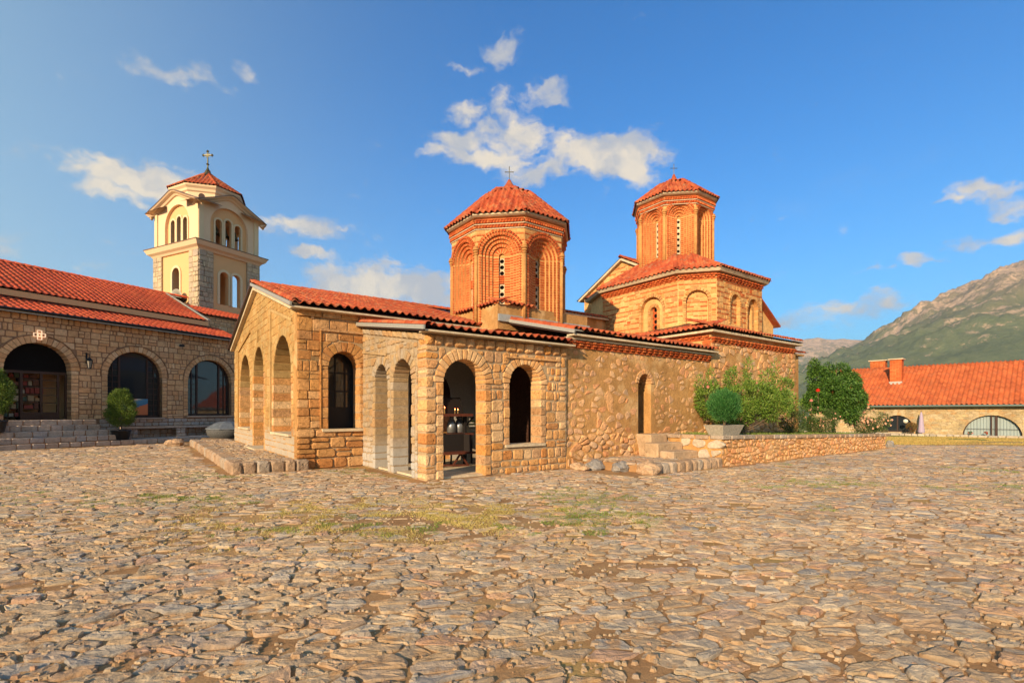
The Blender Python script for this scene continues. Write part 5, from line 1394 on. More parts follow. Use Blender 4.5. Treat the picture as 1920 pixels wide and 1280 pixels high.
# belfry storey
IN = .12; ZB0 = 13.3; ZC = 16.0
for pl, Wd in ((Pl((0, IN, 0), (1, 0, 0), (0, -1, 0)), SX), (Pl((IN, 0, 0), (0, 1, 0), (-1, 0, 0)), SY), (Pl((0, SY - IN, 0), (1, 0, 0), (0, 1, 0)), SX), (Pl((SX - IN, 0, 0), (0, 1, 0), (1, 0, 0)), SY)):
    c = Wd / 2; gr = 1.42
    def gtp(x, c=c, Wd=Wd):
        d_ = min(1, abs(x - c) / (Wd / 2)); return ZC + .98 * (1 - max(0, d_ - .06) / .94) ** 1.12 + .02
    gtp.breaks = [c + k * .3 for k in range(-8, 9)]
    g = Geo(); wall_panel(g, pl, IN, Wd - IN, ZB0, gtp, [dict(c=c, r=gr, sill=ZB0, sp=14.75)], .22, grow=0); g.build('belfry_wall', M['cream_w'], tower)
    pi = Pl(pl.p(0, 0, -.2), pl.x, pl.n); ops = [dict(c=c + dx, r=.24, sill=ZB0 + .15, sp=15.0 + (.16 if dx == 0 else 0)) for dx in (-.72, 0, .72)]
    g = Geo(); wall_panel(g, pi, c - gr - .05, c + gr + .05, ZB0, 16.3, ops, .2, grow=0); g.build('belfry_panel', M['peach'], tower)
    g = Geo()
    for o in ops: uband(g, pi, o['c'], o['r'] + .13, o['r'], ZB0 + .1, o['sp'], .07, -.02, 10)
    g.build('arch_trim', M['trim'], tower)
    g = Geo()
    for a in (IN + .12, Wd - IN - .12): g.prism([pl.p(a - .17, ZB0, 0), pl.p(a + .17, ZB0, 0), pl.p(a + .17, ZC, 0), pl.p(a - .17, ZC, 0)], pl.n * .08)
    g.build('corner_pilaster', M['trim'], tower)
    # gabled cornice following the curve
    g = Geo(); n_ = 20; pr_ = [(-.02, -.25), (.10, -.2), (.16, -.10), (.34, -.02), (.40, .05), (.0, .14)]; V = []
    for i in range(n_ + 1):
        x = -.38 + (Wd + .76) * i / n_; z = gtp(min(max(x, 0), Wd)) - (.22 * max(0, -x, x - Wd) / .38)
        V += [pl.p(x, z + b_, a) for a, b_ in pr_]
    k = len(pr_); F = [(i * k + j, i * k + j + 1, (i + 1) * k + j + 1, (i + 1) * k + j) for i in range(n_) for j in range(k - 1)]
    g.add(V, F); g.build('gable_cornice', M['cream_w'], tower)
    g = Geo(); V = []
    for i in range(n_ + 1):
        x = -.40 + (Wd + .80) * i / n_; z = gtp(min(max(x, 0), Wd)) - (.22 * max(0, -x, x - Wd) / .38)
        V += [pl.p(x, z + .06, .43), pl.p(x, z + .10, .43), pl.p(x, z + .17, -.05), pl.p(x, z + .2, -1.4)]
    F = [(i * 4 + j, i * 4 + j + 1, (i + 1) * 4 + j + 1, (i + 1) * 4 + j) for i in range(n_) for j in range(3)]
    g.add(V, F); g.build('cornice_capping', plain('lead_cap', (.17, .11, .09), .6), tower)
# octagonal drum and cap
TC = Vector((SX / 2, SY / 2, 0)); RO = 2.12
def octo(g, prof, rot=22.5, sx=1.0, sy=1.08):
    V = []
    for r, z in prof: V += [(TC.x + math.cos(R(45 * i + rot)) * r * sx, TC.y + math.sin(R(45 * i + rot)) * r * sy, z) for i in range(8)]
    F = [(k * 8 + i, k * 8 + (i + 1) % 8, (k + 1) * 8 + (i + 1) % 8, (k + 1) * 8 + i) for k in range(len(prof) - 1) for i in range(8)]
    F += [tuple(range(8))[::-1], tuple(range(len(prof) * 8 - 8, len(prof) * 8))]; g.add(V, F)
g = Geo(); octo(g, [(RO, 15.9), (RO, 17.05), (RO + .10, 17.13), (RO + .13, 17.28), (RO + .27, 17.42), (RO + .29, 17.54), (.2, 17.56)]); g.build('octagon_drum', M['cream_w'], tower)
g = Geo()
for i in range(8):
    an = R(45 * i); n = Vector((math.cos(an), math.sin(an) * 1.0, 0)); ap = RO * math.cos(R(22.5)); c = TC + Vector((n.x * ap, n.y * ap * 1.08, 16.8))
    g.tube(c - n * .02, c + n * .015, .2, n=16)
g.build('round_opening', M['wood_dark'], tower)
TT = Tiles(.26, .36, .055, 7); top = Vector((TC.x, TC.y, 19.35)); RT = []; rg_ = Geo()
rr_ = [Vector((TC.x + math.cos(R(45 * i + 22.5)) * (RO + .34), TC.y + math.sin(R(45 * i + 22.5)) * (RO + .34) * 1.08, 17.58)) for i in range(8)]
for i in range(8):
    a, b_ = rr_[i - 1], rr_[i]; rg_.add([a, b_, top], [(0, 1, 2)]); u = (b_ - a).normalized(); L = (b_ - a).length; h_ = top - (a + b_) / 2; H = h_.length; w = h_ / H
    TT.slope(a - w * .04, u, w, L, H, lambda x, y, L=L, H=H: abs(x - L / 2) < L / 2 * (1 - y / H) + .03, .4, rl); RT += ridge_pieces(b_ + Vector((0, 0, .04)), top, .10, .36, rl)
rg_.build('roof_boarding', M['wood_dark'], tower); TT.emit('roof_tile', M['tile'], tower, minpix=7.5); emit('ridge_tile', RT, M['tile'], tower, minpix=7, smooth=True)
g = Geo(); g.lathe(top + Vector((0, 0, -.35)), [(.55, 0), (.25, .3), (.10, .6), (.05, .75)], 8); g.build('finial_cap', M['bronze'], tower)
# cross with flared ends
g = Geo(); zc = 19.6; dx = Vector((math.cos(-AL), math.sin(-AL), 0)); c = Vector((TC.x, TC.y, zc))
g.tube(c, c + Vector((0, 0, 1.3)), .05, .04, 8); g.bar(c + Vector((0, 0, 1.05)) - dx * .30, c + Vector((0, 0, 1.05)) + dx * .30, .08, .07)
for e in (c + Vector((0, 0, 1.05)) - dx * .32, c + Vector((0, 0, 1.05)) + dx * .32, c + Vector((0, 0, 1.34))):
    for q in (Vector((0, 0, .06)), Vector((0, 0, -.06)), dx * .06, -dx * .06): g.lathe(e + q, [(.02, -.05), (.055, 0), (.02, .05)], 6)
for a in (1, -1):
    for b_ in (1, -1): g.bar(c + Vector((0, 0, 1.05)), c + Vector((0, 0, 1.05 + .16 * b_)) + dx * .15 * a, .035)
g.lathe(c + Vector((0, 0, .3)), [(.04, 0), (.12, .08), (.04, .16)], 8)
g.build('roof_cross', M['bronze'], tower)
# bells and loudspeaker hang on or in the tower
def bell_geo(s=1.):
    return Geo().lathe((0, 0, 0), [(.02, .0), (.10 * s, -.01), (.16 * s, -.08), (.19 * s, -.28 * s), (.25 * s, -.46 * s), (.34 * s, -.56 * s), (.33 * s, -.58 * s), (.23 * s, -.46 * s)], 20, False)
for i, (dy, txt) in enumerate(((-.72, 'leftmost'), (0, 'middle'), (.72, 'rightmost'))):
    o = bell_geo(1.1).build('bell', M['bronze'], None, True); o.location = BTo + LU * (SX / 2 + dy) + LV * .8 + Vector((0, 0, 14.95)); o.rotation_euler = (0, 0, AL)
    tag(o, '%s of the three bronze bells seen in the belfry arches facing the church' % txt, 'bell', 'bells in the belfry')
    y = Geo().bar((0, 0, 0), (0, 0, .5), .06).bar((-.3, 0, .5), (.3, 0, .5), .08).build('yoke', M['wood_dark'], o); 
hs = empty('horn_loudspeaker', BTo + LV * (SY / 2 - .75) + LU * -.12 + Vector((0, 0, 9.62)), AL, 'round pale horn loudspeaker on the bell tower beside its single arch', 'loudspeaker')
g = Geo(); ax = Vector((-1, -.25, -.05)).normalized(); c = Vector((0, 0, 0)); q = ax.to_track_quat('Z', 'Y')
def lt(g, prof, n=20):
    V = []
    for r, z in prof: V += [q @ Vector((math.cos(2 * math.pi * i / n) * r, math.sin(2 * math.pi * i / n) * r, z)) for i in range(n)]
    g.add(V, [(k * n + i, k * n + (i + 1) % n, (k + 1) * n + (i + 1) % n, (k + 1) * n + i) for k in range(len(prof) - 1) for i in range(n)]); return g
lt(g, [(.08, -.25), (.12, -.05), (.22, .12), (.42, .26), (.44, .27), (.42, .25), (.22, .09), (.10, -.05)]).build('horn', plain('grey_plastic', (.45, .44, .38), .5), hs, True)
lt(Geo(), [(.0, .14), (.07, .12), (.10, .04), (.06, -.08)]).build('driver', plain('beige_plastic', (.5, .45, .33), .5), hs, True)
Geo().bar((.25, 0, 0), (0, 0, 0), .06).build('bracket', M['black'], hs)

# ------------------------------------------------------------------ long house at the right
house = empty('long_tiled_house', R0 + Vector((0, 0, -.5)), AR, 'long low stone house with orange tiled roof and wide arched windows at the right', 'house')
M['house_stone'] = vary('pale_rubble', [(.42, .31, .16), (.50, .38, .21), (.46, .28, .13), (.38, .30, .18), (.52, .40, .25), (.44, .34, .20)], nscale=5, bump=.6, bscale=10, spec=.1)
ph = Pl((0, 0, 0), (1, 0, 0), (0, -1, 0)); H0, H1 = -9.0, 13.5; ZH = 2.72
ho = [op(-1.85, 1.2, .25, .62, .0, .0, k=.98), op(4.48, 1.82, -.05, .05, .0, .0, k=.98)]
g = Geo(); wall_panel(g, ph, H0, H1, -.3, ZH, ho, .5, grow=0); hw_ = g.build('front_wall', M['house_stone'], house)
st = []
for p, poly in voronoi(H0, H1, -.1, ZH, .42, .22, rl, .42):
    x, z = p
    if any(abs(x - o['c']) < o['r'] + .1 and z < o['sp'] + math.sqrt(max(0, (o['r'] + .1) ** 2 - (x - o['c']) ** 2)) + .06 and z > o['sill'] - .1 for o in ho): continue
    poly = inset(poly, .022)
    if len(poly) > 2 and area(poly) > .01: st.append(piece(ph, poly, -.05, .015 + .012 * rl.random(), .015, .06, rl))
emit('stone', st, M['house_stone'], hw_, house, limit=300, minpix=8.5)
g = Geo(); g.box(H0, H1, .5, 14, -.3, ZH); g.prism([(H0, .2, ZH), (H0, 13.8, ZH), (H0, 7, 6.3)], (.3, 0, 0)); g.build('side_wall', M['house_stone'], house) if False else None
g = Geo(); g.box(H0, H1, 13.2, 13.6, -.3, ZH); g.prism([(H0 + .0, 0.3, -.3), (H0, 13.6, -.3), (H0, 13.6, ZH), (H0, 7, 6.35), (H0, .3, ZH)], (.4, 0, 0)); g.prism([(H1 - .4, 0.3, -.3), (H1 - .4, 13.6, -.3), (H1 - .4, 13.6, ZH), (H1 - .4, 7, 6.35), (H1 - .4, .3, ZH)], (.4, 0, 0)); g.build('side_wall', M['house_stone'], house)
g = Geo(); pit = (6.6 - 2.7) / 7.5
sheet(g, [(H0 - .3, -.5, 2.66), (H1 + .3, -.5, 2.66), (H1 + .3, 7, 6.58), (H0 - .3, 7, 6.58)]); sheet(g, [(H0 - .3, 7, 6.58), (H1 + .3, 7, 6.58), (H1 + .3, 14.5, 2.66), (H0 - .3, 14.5, 2.66)]); g.build('roof_boarding', M['wood_dark'], house)
TH = Tiles(.32, .42, .095, 7); TH.slope((H0 - .3, -.55, 2.70), (1, 0, 0), Vector((0, 1, pit)), H1 - H0 + .6, 8.6, jit=.4); TH.emit('roof_tile', M['tile_far'], house, limit=300, minpix=8.5)
emit('ridge_tile', ridge_pieces((H0 - .3, 7, 6.66), (H1 + .3, 7, 6.66), .14, .42), M['tile_far'], house, minpix=7, smooth=True)
g = Geo(); g.tube((H0 - .2, -.62, 2.62), (H1 + .2, -.62, 2.62), .09, n=8); 
g.build('gutter', plain('green_grey_gutter', (.13, .17, .15), .5), house)
for o in ho:
    c, r, z0, sp = o['c'], o['r'], o['sill'], o['sp']
    arch_frame(hw_, c, r, z0, sp, .2, M['wood_dark'], [(-.02, .10), (.28, .16)] if c > 0 else [(0, .10)], [(z0 + .72, -r, r)] if c > 0 else [], .08)
    if c > 0:
        cu = Geo(); x = -r + .1
        V = []; n_ = 60
        for i in range(n_ + 1):
            xx = -r + 2 * r * i / n_; yy = .34 + .03 * math.sin(i * 1.9); top_ = sp + math.sqrt(max(0, r * r - xx * xx)); V += [(c + xx, yy, z0), (c + xx, yy, top_)]
        cu.add(V, [(2 * i, 2 * i + 2, 2 * i + 3, 2 * i + 1) for i in range(n_)]); cu.build('curtain', plain('grey_curtain', (.30, .36, .36), .8), hw_)
        f = [x_ for x_ in hw_.children if x_.name.startswith('window_frame')][-1]
        for ch in list(f.children):
            if ch.name.startswith('pane'): bpy.data.objects.remove(ch)
def chimney(k, b_, w, d, z0, z1, lab):
    o = empty('chimney', R0 + RU * k + RV * b_ + Vector((0, 0, z0 - .5)), AR, lab, 'chimney')
    hgt = z1 - z0; pc = []; g = Geo().box(-w / 2 + .012, w / 2 - .012, -d / 2 + .012, d / 2 - .012, -.6, hgt); g.build('stack', M['brick_mortar'], o)
    for pl, W_ in ((Pl((-w / 2, -d / 2 + .01, 0), (1, 0, 0), (0, -1, 0)), w), (Pl((-w / 2 + .01, -d / 2, 0), (0, 1, 0), (-1, 0, 0)), d), (Pl((w / 2 - .01, -d / 2, 0), (0, 1, 0), (1, 0, 0)), d)):
        for q in coursed(0, W_, -.3, hgt, (.075, .08), (.2, .26), (), (), .012, 0, 0, 0, rl): pc.append(piece(pl, q, -.03, .012, 0, 0, rl))
    emit('brick', pc, M['brick'], o, o, minpix=9)
    Geo().box(-w / 2 - .14, w / 2 + .14, -d / 2 - .14, d / 2 + .14, hgt, hgt + .10).build('cap', M['pale_edge'], o)
    Geo().box(-w / 2 - .05, w / 2 + .05, -d / 2 - .10, -d / 2 - .03, -.28, .04).build('flashing', M['flash'], o)
chimney(-2.6, 4.1, .95, .95, 5.05, 7.25, 'tall orange brick chimney on the near slope of the long tiled roof')
chimney(-4.9, 8.2, 1.35, .9, 6.0, 7.55, 'wider darker brick chimney behind the roof ridge')

# ------------------------------------------------------------------ raised platforms, steps and planted terrace
rp_ = random.Random(61)
def church_box_pl(): pass
pav = empty('cobbled_platform', C0, AC, 'low cobbled platform edged with blocks in front of the west gable', 'platform')
Geo().box(-1.55, -.02, -.12, 13.6, -.2, .26).build('platform_core', M['earth'], pav)
lst = []
for p, poly in voronoi(-1.45, -.05, -.05, 13.5, .17, .24, rp_, .44):
    q = clip(clip(clip(poly, -1, 0, 1.5), 1, 0, 0), 0, -1, .1)
    if len(q) > 2:
        c = cobble(p, q, .27, rp_, False, None, .8)
        if c: lst.append(c)
emit('cobblestone', lst, M['cobble'], pav, minpix=10)
lst = []; M['kerb'] = vary('kerb_block', [(.40, .27, .17), (.46, .32, .21), (.36, .24, .155), (.42, .34, .26)], nscale=6, bump=1., bscale=14, bdist=.04, pits=.4, spec=.15)
y = -.18; ps_ = Pl((0, -.16, 0), (1, 0, 0), (0, -1, 0)); x = -1.62
while x < -.05:
    w = rp_.uniform(.26, .36); lst.append(piece(ps_, chamfer([(x + .01, -.05), (x + w - .01, -.05), (x + w - .01, .30), (x + .01, .30)], .05, rp_), -.30, .06 + rp_.uniform(-.02, .03), .05, .06, rp_)); x += w
pw_ = Pl((-1.55, 0, 0), (0, 1, 0), (-1, 0, 0)); x = -.15
while x < 13.6:
    w = rp_.uniform(.26, .5); lst.append(piece(pw_, chamfer([(x + .01, -.05), (x + w - .01, -.05), (x + w - .01, .29), (x + .01, .29)], .05, rp_), -.25, .05 + rp_.uniform(-.02, .03), .05, .06, rp_)); x += w
emit('kerb_stone', lst, M['kerb'], pav, minpix=8)

pv2 = empty('stone_landing', C0, AC, 'low stone landing with blocky edge below the small door in the rough wall', 'platform')
Geo().prism([(6.9, -5.3, -.2), (7.4, -6.35, -.2), (10.1, -6.3, -.2), (10.1, -4.05, -.2), (6.9, -4.05, -.2)], (0, 0, .42)).build('platform_core', M['earth'], pv2)
lst = []
for p, poly in voronoi(6.9, 10.1, -6.3, -4.1, .30, .22, rp_, .44):
    if p[1] < -5.3 - (p[0] - 6.9) * 2.1: continue
    c = cobble(p, poly, .235, rp_, False, None, .6)
    if c: lst.append(c)
emit('cobblestone', lst, M['cobble'], pv2, minpix=10)
lst = []; pe = Pl((7.15, -6.42, 0), (1, -.01, 0), (0, -1, 0)); x = 0
while x < 3.0:
    w = rp_.uniform(.24, .36); lst.append(piece(pe, chamfer([(x + .01, -.05), (x + w - .01, -.05), (x + w - .01, .27 + rp_.uniform(-.02, .02)), (x + .01, .27)], .05, rp_), -.30, .05 + rp_.uniform(-.02, .05), .05, .08, rp_)); x += w
emit('kerb_stone', lst, M['kerb'], pv2, minpix=8)
def rock(name, c, r, seed, mat, label, cat, group=None, sq=(1, 1, .7)):
    g = Geo(); rr = random.Random(seed); n, mm = 14, 9; V = []
    for j in range(mm + 1):
        ph = math.pi * j / mm
        for i in range(n):
            th = 2 * math.pi * i / n; v = Vector((math.sin(ph) * math.cos(th), math.sin(ph) * math.sin(th), math.cos(ph)))
            k = 1 + .35 * mnoise.noise(v * 1.6 + Vector((seed, 0, 0))) + .12 * mnoise.noise(v * 4 + Vector((seed, 3, 0)))
            V.append((v.x * r * sq[0] * k, v.y * r * sq[1] * k, v.z * r * sq[2] * k))
    g.add(V, [(j * n + i, (j + 1) * n + i, (j + 1) * n + (i + 1) % n, j * n + (i + 1) % n) for j in range(mm) for i in range(n)])
    o = g.build(name, mat); o.location = c; o.rotation_euler = (0, 0, rr.uniform(0, 6)); tag(o, label, cat, group); return o
M['grey_rock'] = vary('grey_boulder', [(.34, .31, .28)], nscale=6, nvar=(.6, 1.3), bump=1., bscale=12, bdist=.05, spec=.15)
M['tan_rock'] = vary('tan_boulder', [(.54, .36, .22)], nscale=6, nvar=(.6, 1.3), bump=1., bscale=12, bdist=.05, spec=.15)
for i, (s, t_, r, mt, q, lb) in enumerate([(6.75, -4.75, .26, 'grey_rock', (1.5, .9, .7), 'long grey boulder lying against the foot of the rough wall'), (7.0, -5.45, .24, 'grey_rock', (1.3, 1, .75), 'grey boulder at the left corner of the stone landing'),
                                        (7.15, -6.25, .27, 'tan_rock', (1.2, 1, .8), 'pale boulder at the front corner of the stone landing'), (6.35, -4.5, .20, 'tan_rock', (1.3, 1, .6), 'rounded tan rock at the foot of the porch pier'), (6.2, -4.85, .12, 'tan_rock', (1.2, 1, .6), 'small reddish stone on the cobbles by the porch pier')]):
    rock('boulder', from_church(s, t_, .08), r, i * 3.1 + 1, M[mt], lb, 'boulder', None, q)
# three block steps up to the small door
st3 = empty('door_steps', C0, AC, 'three worn stone block steps leading to the small arched side door', 'steps')
M['block_step'] = vary('worn_block', [(.52, .36, .22), (.48, .34, .22)], nscale=4, nvar=(.7, 1.2), bump=.8, bscale=12, bdist=.03, pits=.4, spec=.15)
def soft_block(x0, x1, y0, y1, z0, z1, name, mat, parent, rr=.03):
    g = Geo(); pl = Pl((0, 0, z0), (1, 0, 0), (0, 0, 1), (0, 1, 0)); q = chamfer([(x0, y0), (x1, y0), (x1, y1), (x0, y1)], rr * 1.5, rp_); v, f = piece(pl, q, 0, z1 - z0, rr, .01, rp_); return g.add(v, f).build(name, mat, parent)
soft_block(9.3, 10.15, -4.62, -4.0, .2, .90, 'step', M['block_step'], st3)
soft_block(8.95, 10.2, -5.15, -4.62, .2, .66, 'step', M['block_step'], st3)
soft_block(9.0, 10.25, -5.65, -5.16, .2, .44, 'step', M['block_step'], st3)

# planted terrace
ter = empty('terrace_wall', C0, AC, 'low rubble retaining wall of the planted terrace beside the church', 'wall')
TX0, TX1, TY = 10.25, 23.4, -6.42
def ttop(x): return .88 - .022 * (x - TX0)
g = Geo(); pt1 = Pl((0, TY, 0), (1, 0, 0), (0, -1, 0)); wall_panel(g, pt1, TX0, TX1, -.6, ttop, [], .4)
pt0 = Pl((TX0, 0, 0), (0, 1, 0), (-1, 0, 0)); wall_panel(g, pt0, TY + .4, -4.05, -.2, .87, [], .4); g.prism([(TX1 - .4, TY + .4, -.6), (TX1, TY + .4, -.6), (TX1, TY + .4, .58), (TX1 - .4, TY + .4, .58)], (0, 6, 0))
tw_ = g.build('wall_core', M['plaster_rough'], ter); lst = []
for p, poly in voronoi(TX0, TX1, -.2, .95, .22, .14, rp_, .48):
    x, z = p
    if z > ttop(x) - .03: continue
    poly = clip(clip(inset(poly, rp_.uniform(.01, .03)), 0, 1, ttop(x) - .05), -1, 0, -TX0)
    if len(poly) > 2 and area(poly) > .006: lst.append(piece(pt1, chamfer(poly, .03, rp_), -.05, .012 + .03 * rp_.random(), .02, .14, rp_))
emit('rubble_stone', lst, M['rubble'], tw_, ter, minpix=9)
M['rub_gray'] = vary('grey_rubble', [(.50, .42, .32), (.56, .46, .34), (.44, .37, .29)], nscale=6, bump=.9, bscale=14, bdist=.03, spec=.1)
lst = [piece(pt0, chamfer(inset(poly, .03), .04, rp_), -.05, .04, .03, .1, rp_) for p, poly in voronoi(TY + .1, -4.2, 0, .85, .36, .26, rp_, .4) if len(inset(poly, .03)) > 2 and rp_.random() < .7]  # shade of the west end is painted in with grey stones
emit('rubble_stone', lst, M['rub_gray'], tw_, ter, minpix=9)
lst = []; x = TX0 - .05
while x < TX1:
    w = rp_.uniform(.4, .9); q = Pl((0, 0, ttop(x)), (1, 0, 0), (0, 0, 1), (0, 1, 0)); lst.append(piece(q, chamfer([(x + .01, TY - .06), (x + w - .01, TY - .06), (x + w - .01, TY + .40), (x + .01, TY + .38)], .05, rp_), -.08, .025, .02, .02, rp_)); x += w
y = TY + .42
while y < -4.2:
    w = min(rp_.uniform(.4, .7), -4.1 - y); q = Pl((0, 0, .87), (1, 0, 0), (0, 0, 1), (0, 1, 0)); lst.append(piece(q, chamfer([(TX0 - .06, y), (TX0 + .38, y), (TX0 + .38, y + w - .02), (TX0 - .06, y + w - .02)], .05, rp_), -.08, .03, .02, .02, rp_)); y += w
emit('coping_stone', lst, M['kerb'], tw_, ter, minpix=8)
tg = Geo(); n = 20; V = []; 
for i in range(n + 1):
    x = TX0 + .3 + (TX1 - TX0 - .4) * i / n; V += [(x, TY + .3, ttop(x) - .07), (x, -4.0 if x < 20 else 3.0, ttop(x) - .05)]
tg.add(V, [(2 * i, 2 * i + 2, 2 * i + 3, 2 * i + 1) for i in range(n)])
m, t, b = principled('terrace_soil', .95, .05); pos = t.add('ShaderNodeNewGeometry').outputs['Position']
t.l.new(t.mix(t.mapr(t.noise(pos, 3, 6), .4, .55), (.20, .13, .07), (.08, .13, .03)), b.inputs['Base Color'])
so = tg.build('terrace_soil', m); so.location = C0; so.rotation_euler = (0, 0, AC); tag(so, kind='structure')
pts = []
while len(pts) < 9000:
    s, t_ = rp_.uniform(TX0 + .4, TX1 - .1), rp_.uniform(TY + .35, -4.2)
    if mnoise.noise(Vector((s, t_, 0))) > -.1 or s > 17: q = from_church(s, t_); pts.append((q.x, q.y))
zz = lambda x, y: ttop(to_church(x, y)[0]) - .07
tag(blades('grass', pts, .05, .16, .02, M['green_grass'], zz, 8), 'green grass and low weeds on top of the planted terrace', 'grass', kind='stuff')
rock('corner_stone', from_church(23.75, -6.5, .05), .26, 77, M['grey_rock'], 'dark upright stone at the far end of the terrace wall', 'boulder', None, (.6, .6, 1.1))

# ------------------------------------------------------------------ plants
def leaf_mat(name, cols, trans=.25, rough=.5):
    m, t, b = principled(name, rough, .35); n = len(cols)
    c = t.ramp(rnd(t), [((i + .5) / n, q) for i, q in enumerate(cols)]); t.l.new(c, b.inputs['Base Color'])
    tr = t.add('ShaderNodeBsdfTranslucent'); t.l.new(c, tr.inputs[0]); mx = t.add('ShaderNodeMixShader'); mx.inputs[0].default_value = trans
    t.l.new(b.outputs[0], mx.inputs[1]); t.l.new(tr.outputs[0], mx.inputs[2]); t.l.new(mx.outputs[0], t.n['Material Output'].inputs[0]); return m
M['leaf_bright'] = leaf_mat('oleander_leaf', [(.13, .24, .03), (.20, .33, .045), (.08, .16, .025), (.27, .36, .06)])
M['leaf_dark'] = leaf_mat('dark_leaf', [(.06, .15, .02), (.09, .20, .03), (.035, .09, .018), (.14, .26, .04)])
M['leaf_thuja'] = leaf_mat('thuja_leaf', [(.07, .13, .015), (.11, .19, .02), (.16, .22, .03), (.05, .09, .015)], .15, .7)
M['leaf_feather'] = leaf_mat('feathery_leaf', [(.03, .14, .025), (.05, .20, .035), (.02, .09, .02), (.12, .30, .08)], .15, .6)
M['leaf_rose'] = leaf_mat('rose_leaf', [(.07, .13, .03), (.12, .17, .04), (.05, .09, .02)])
M['pink'] = leaf_mat('pink_petal', [(.80, .22, .22), (.85, .38, .34), (.78, .30, .24)]); M['peach_fl'] = leaf_mat('peach_petal', [(.85, .48, .28), (.85, .62, .42), (.80, .36, .26)])
M['red_fl'] = leaf_mat('red_petal', [(.70, .015, .01), (.80, .04, .02)]); M['bark'] = plain('bark', (.16, .11, .07), .9, .1, nvar=.3, bump=.5)
def leaves(name, C, D, ln, wd, mat, parent, seed, droop=.0, fold=True):
    """C centres (n,3), D pointing directions (n,3): leaf blades as two-triangle diamonds with a bend"""
    r = np.random.RandomState(seed); n = len(C); D = D / np.maximum(1e-6, np.linalg.norm(D, axis=1, keepdims=True)); A = r.normal(0, 1, (n, 3)); S = np.cross(D, A); S /= np.maximum(1e-6, np.linalg.norm(S, axis=1, keepdims=True))
    L = ln * r.uniform(.6, 1.25, (n, 1)); Wd = wd * r.uniform(.7, 1.25, (n, 1)); N = np.cross(D, S)
    base = C; mid = C + D * L * .5; tip = C + D * L + np.array([0, 0, -droop]) * L
    V = np.stack([base, mid + S * Wd * .5 + N * Wd * .15, tip, mid - S * Wd * .5 + N * Wd * .15], 1).reshape(-1, 3)
    return np_obj(name, V, np.arange(n * 4).reshape(-1, 4), mat, parent)
def crown_pts(n, blobs, seed, surf=.55, gap=-.16):
    """points through blobs (cx,cy,cz,rx,ry,rz), thicker near the outside, with gaps"""
    r = np.random.RandomState(seed); w = np.array([b[3] * b[4] * b[5] for b in blobs]); w = w / w.sum(); k = r.choice(len(blobs), n, p=w); B = np.array(blobs)[k]
    v = r.normal(0, 1, (n, 3)); v /= np.linalg.norm(v, axis=1, keepdims=True); rad = r.uniform(0, 1, (n, 1)) ** (1 / 3) * (1 - surf) + surf * r.uniform(.75, 1.08, (n, 1))
    P = B[:, :3] + v * rad * B[:, 3:6]; keep = np.array([mnoise.noise(Vector(p) * 2.6 + Vector((seed, 0, 0))) > gap for p in P]); return P[keep], v[keep]
def branchy(g, base, tips, r0, rr, gen=3):
    for tp in tips:
        p = Vector(base); q = Vector(tp); d = q - p; k = 4; last = p; rad = r0
        for i in range(1, k + 1):
            f = i / k; c = p + d * f + Vector((rr.uniform(-1, 1), rr.uniform(-1, 1), 0)) * d.length * .06 * (1 if i < k else 0); g.tube(last, c, rad, rad * .72, 6, False); last = c; rad *= .72
def bush(name, loc, label, cat, blobs, nleaf, ln, wd, mat, seed, trunk=None, tips=8, r0=.03, up=.5, droop=.1, flowers=None, group=None, surf=.55, gap=-.16):
    o = empty(name, loc, 0, label, cat, group); rr = random.Random(seed)
    P, v = crown_pts(nleaf, blobs, seed, surf, gap); r = np.random.RandomState(seed + 1); D = v * .6 + r.normal(0, .5, P.shape) + np.array([0, 0, up])
    leaves('crown', P, D, ln, wd, mat, o, seed, droop)
    g = Geo(); T = [Vector(P[rr.randrange(len(P))]) for _ in range(tips)]
    branchy(g, (0, 0, 0) if not trunk else (trunk[0], trunk[1], trunk[2]), T, r0, rr)
    if trunk: g.tube((0, 0, -.1), trunk[:3], r0 * 2.0, r0 * 1.3, 8, False)
    g.build('trunk' if trunk else 'stem', M['bark'], o)
    if flowers:
        fm, nf, fr, top = flowers; fg = Geo(); lst = []
        for i in range(nf):
            j = rr.randrange(len(P)); p = Vector(P[j]) + Vector(v[j]) * .05
            if top is not None and p.z < top: continue
            gg = Geo()
            for k in range(6):
                a = k * 1.05 + rr.random(); e = Vector((math.cos(a), math.sin(a), .35)) * fr; s_ = Vector((-math.sin(a), math.cos(a), 0)) * fr * .5
                gg.add([p, p + e * .6 + s_, p + e, p + e * .6 - s_], [(0, 1, 2, 3)])
            e2 = Vector((0, -fr, 0)); 
            for k in range(5):
                a = k * 1.26; e = Vector((math.cos(a), -.4, math.sin(a))) * fr; s_ = Vector((-math.sin(a), 0, math.cos(a))) * fr * .5; gg.add([p, p + e * .6 + s_, p + e, p + e * .6 - s_], [(0, 1, 2, 3)])
            lst.append((gg.v, gg.f))
        emit('flower', lst, fm, o, o, minpix=6)
    return o
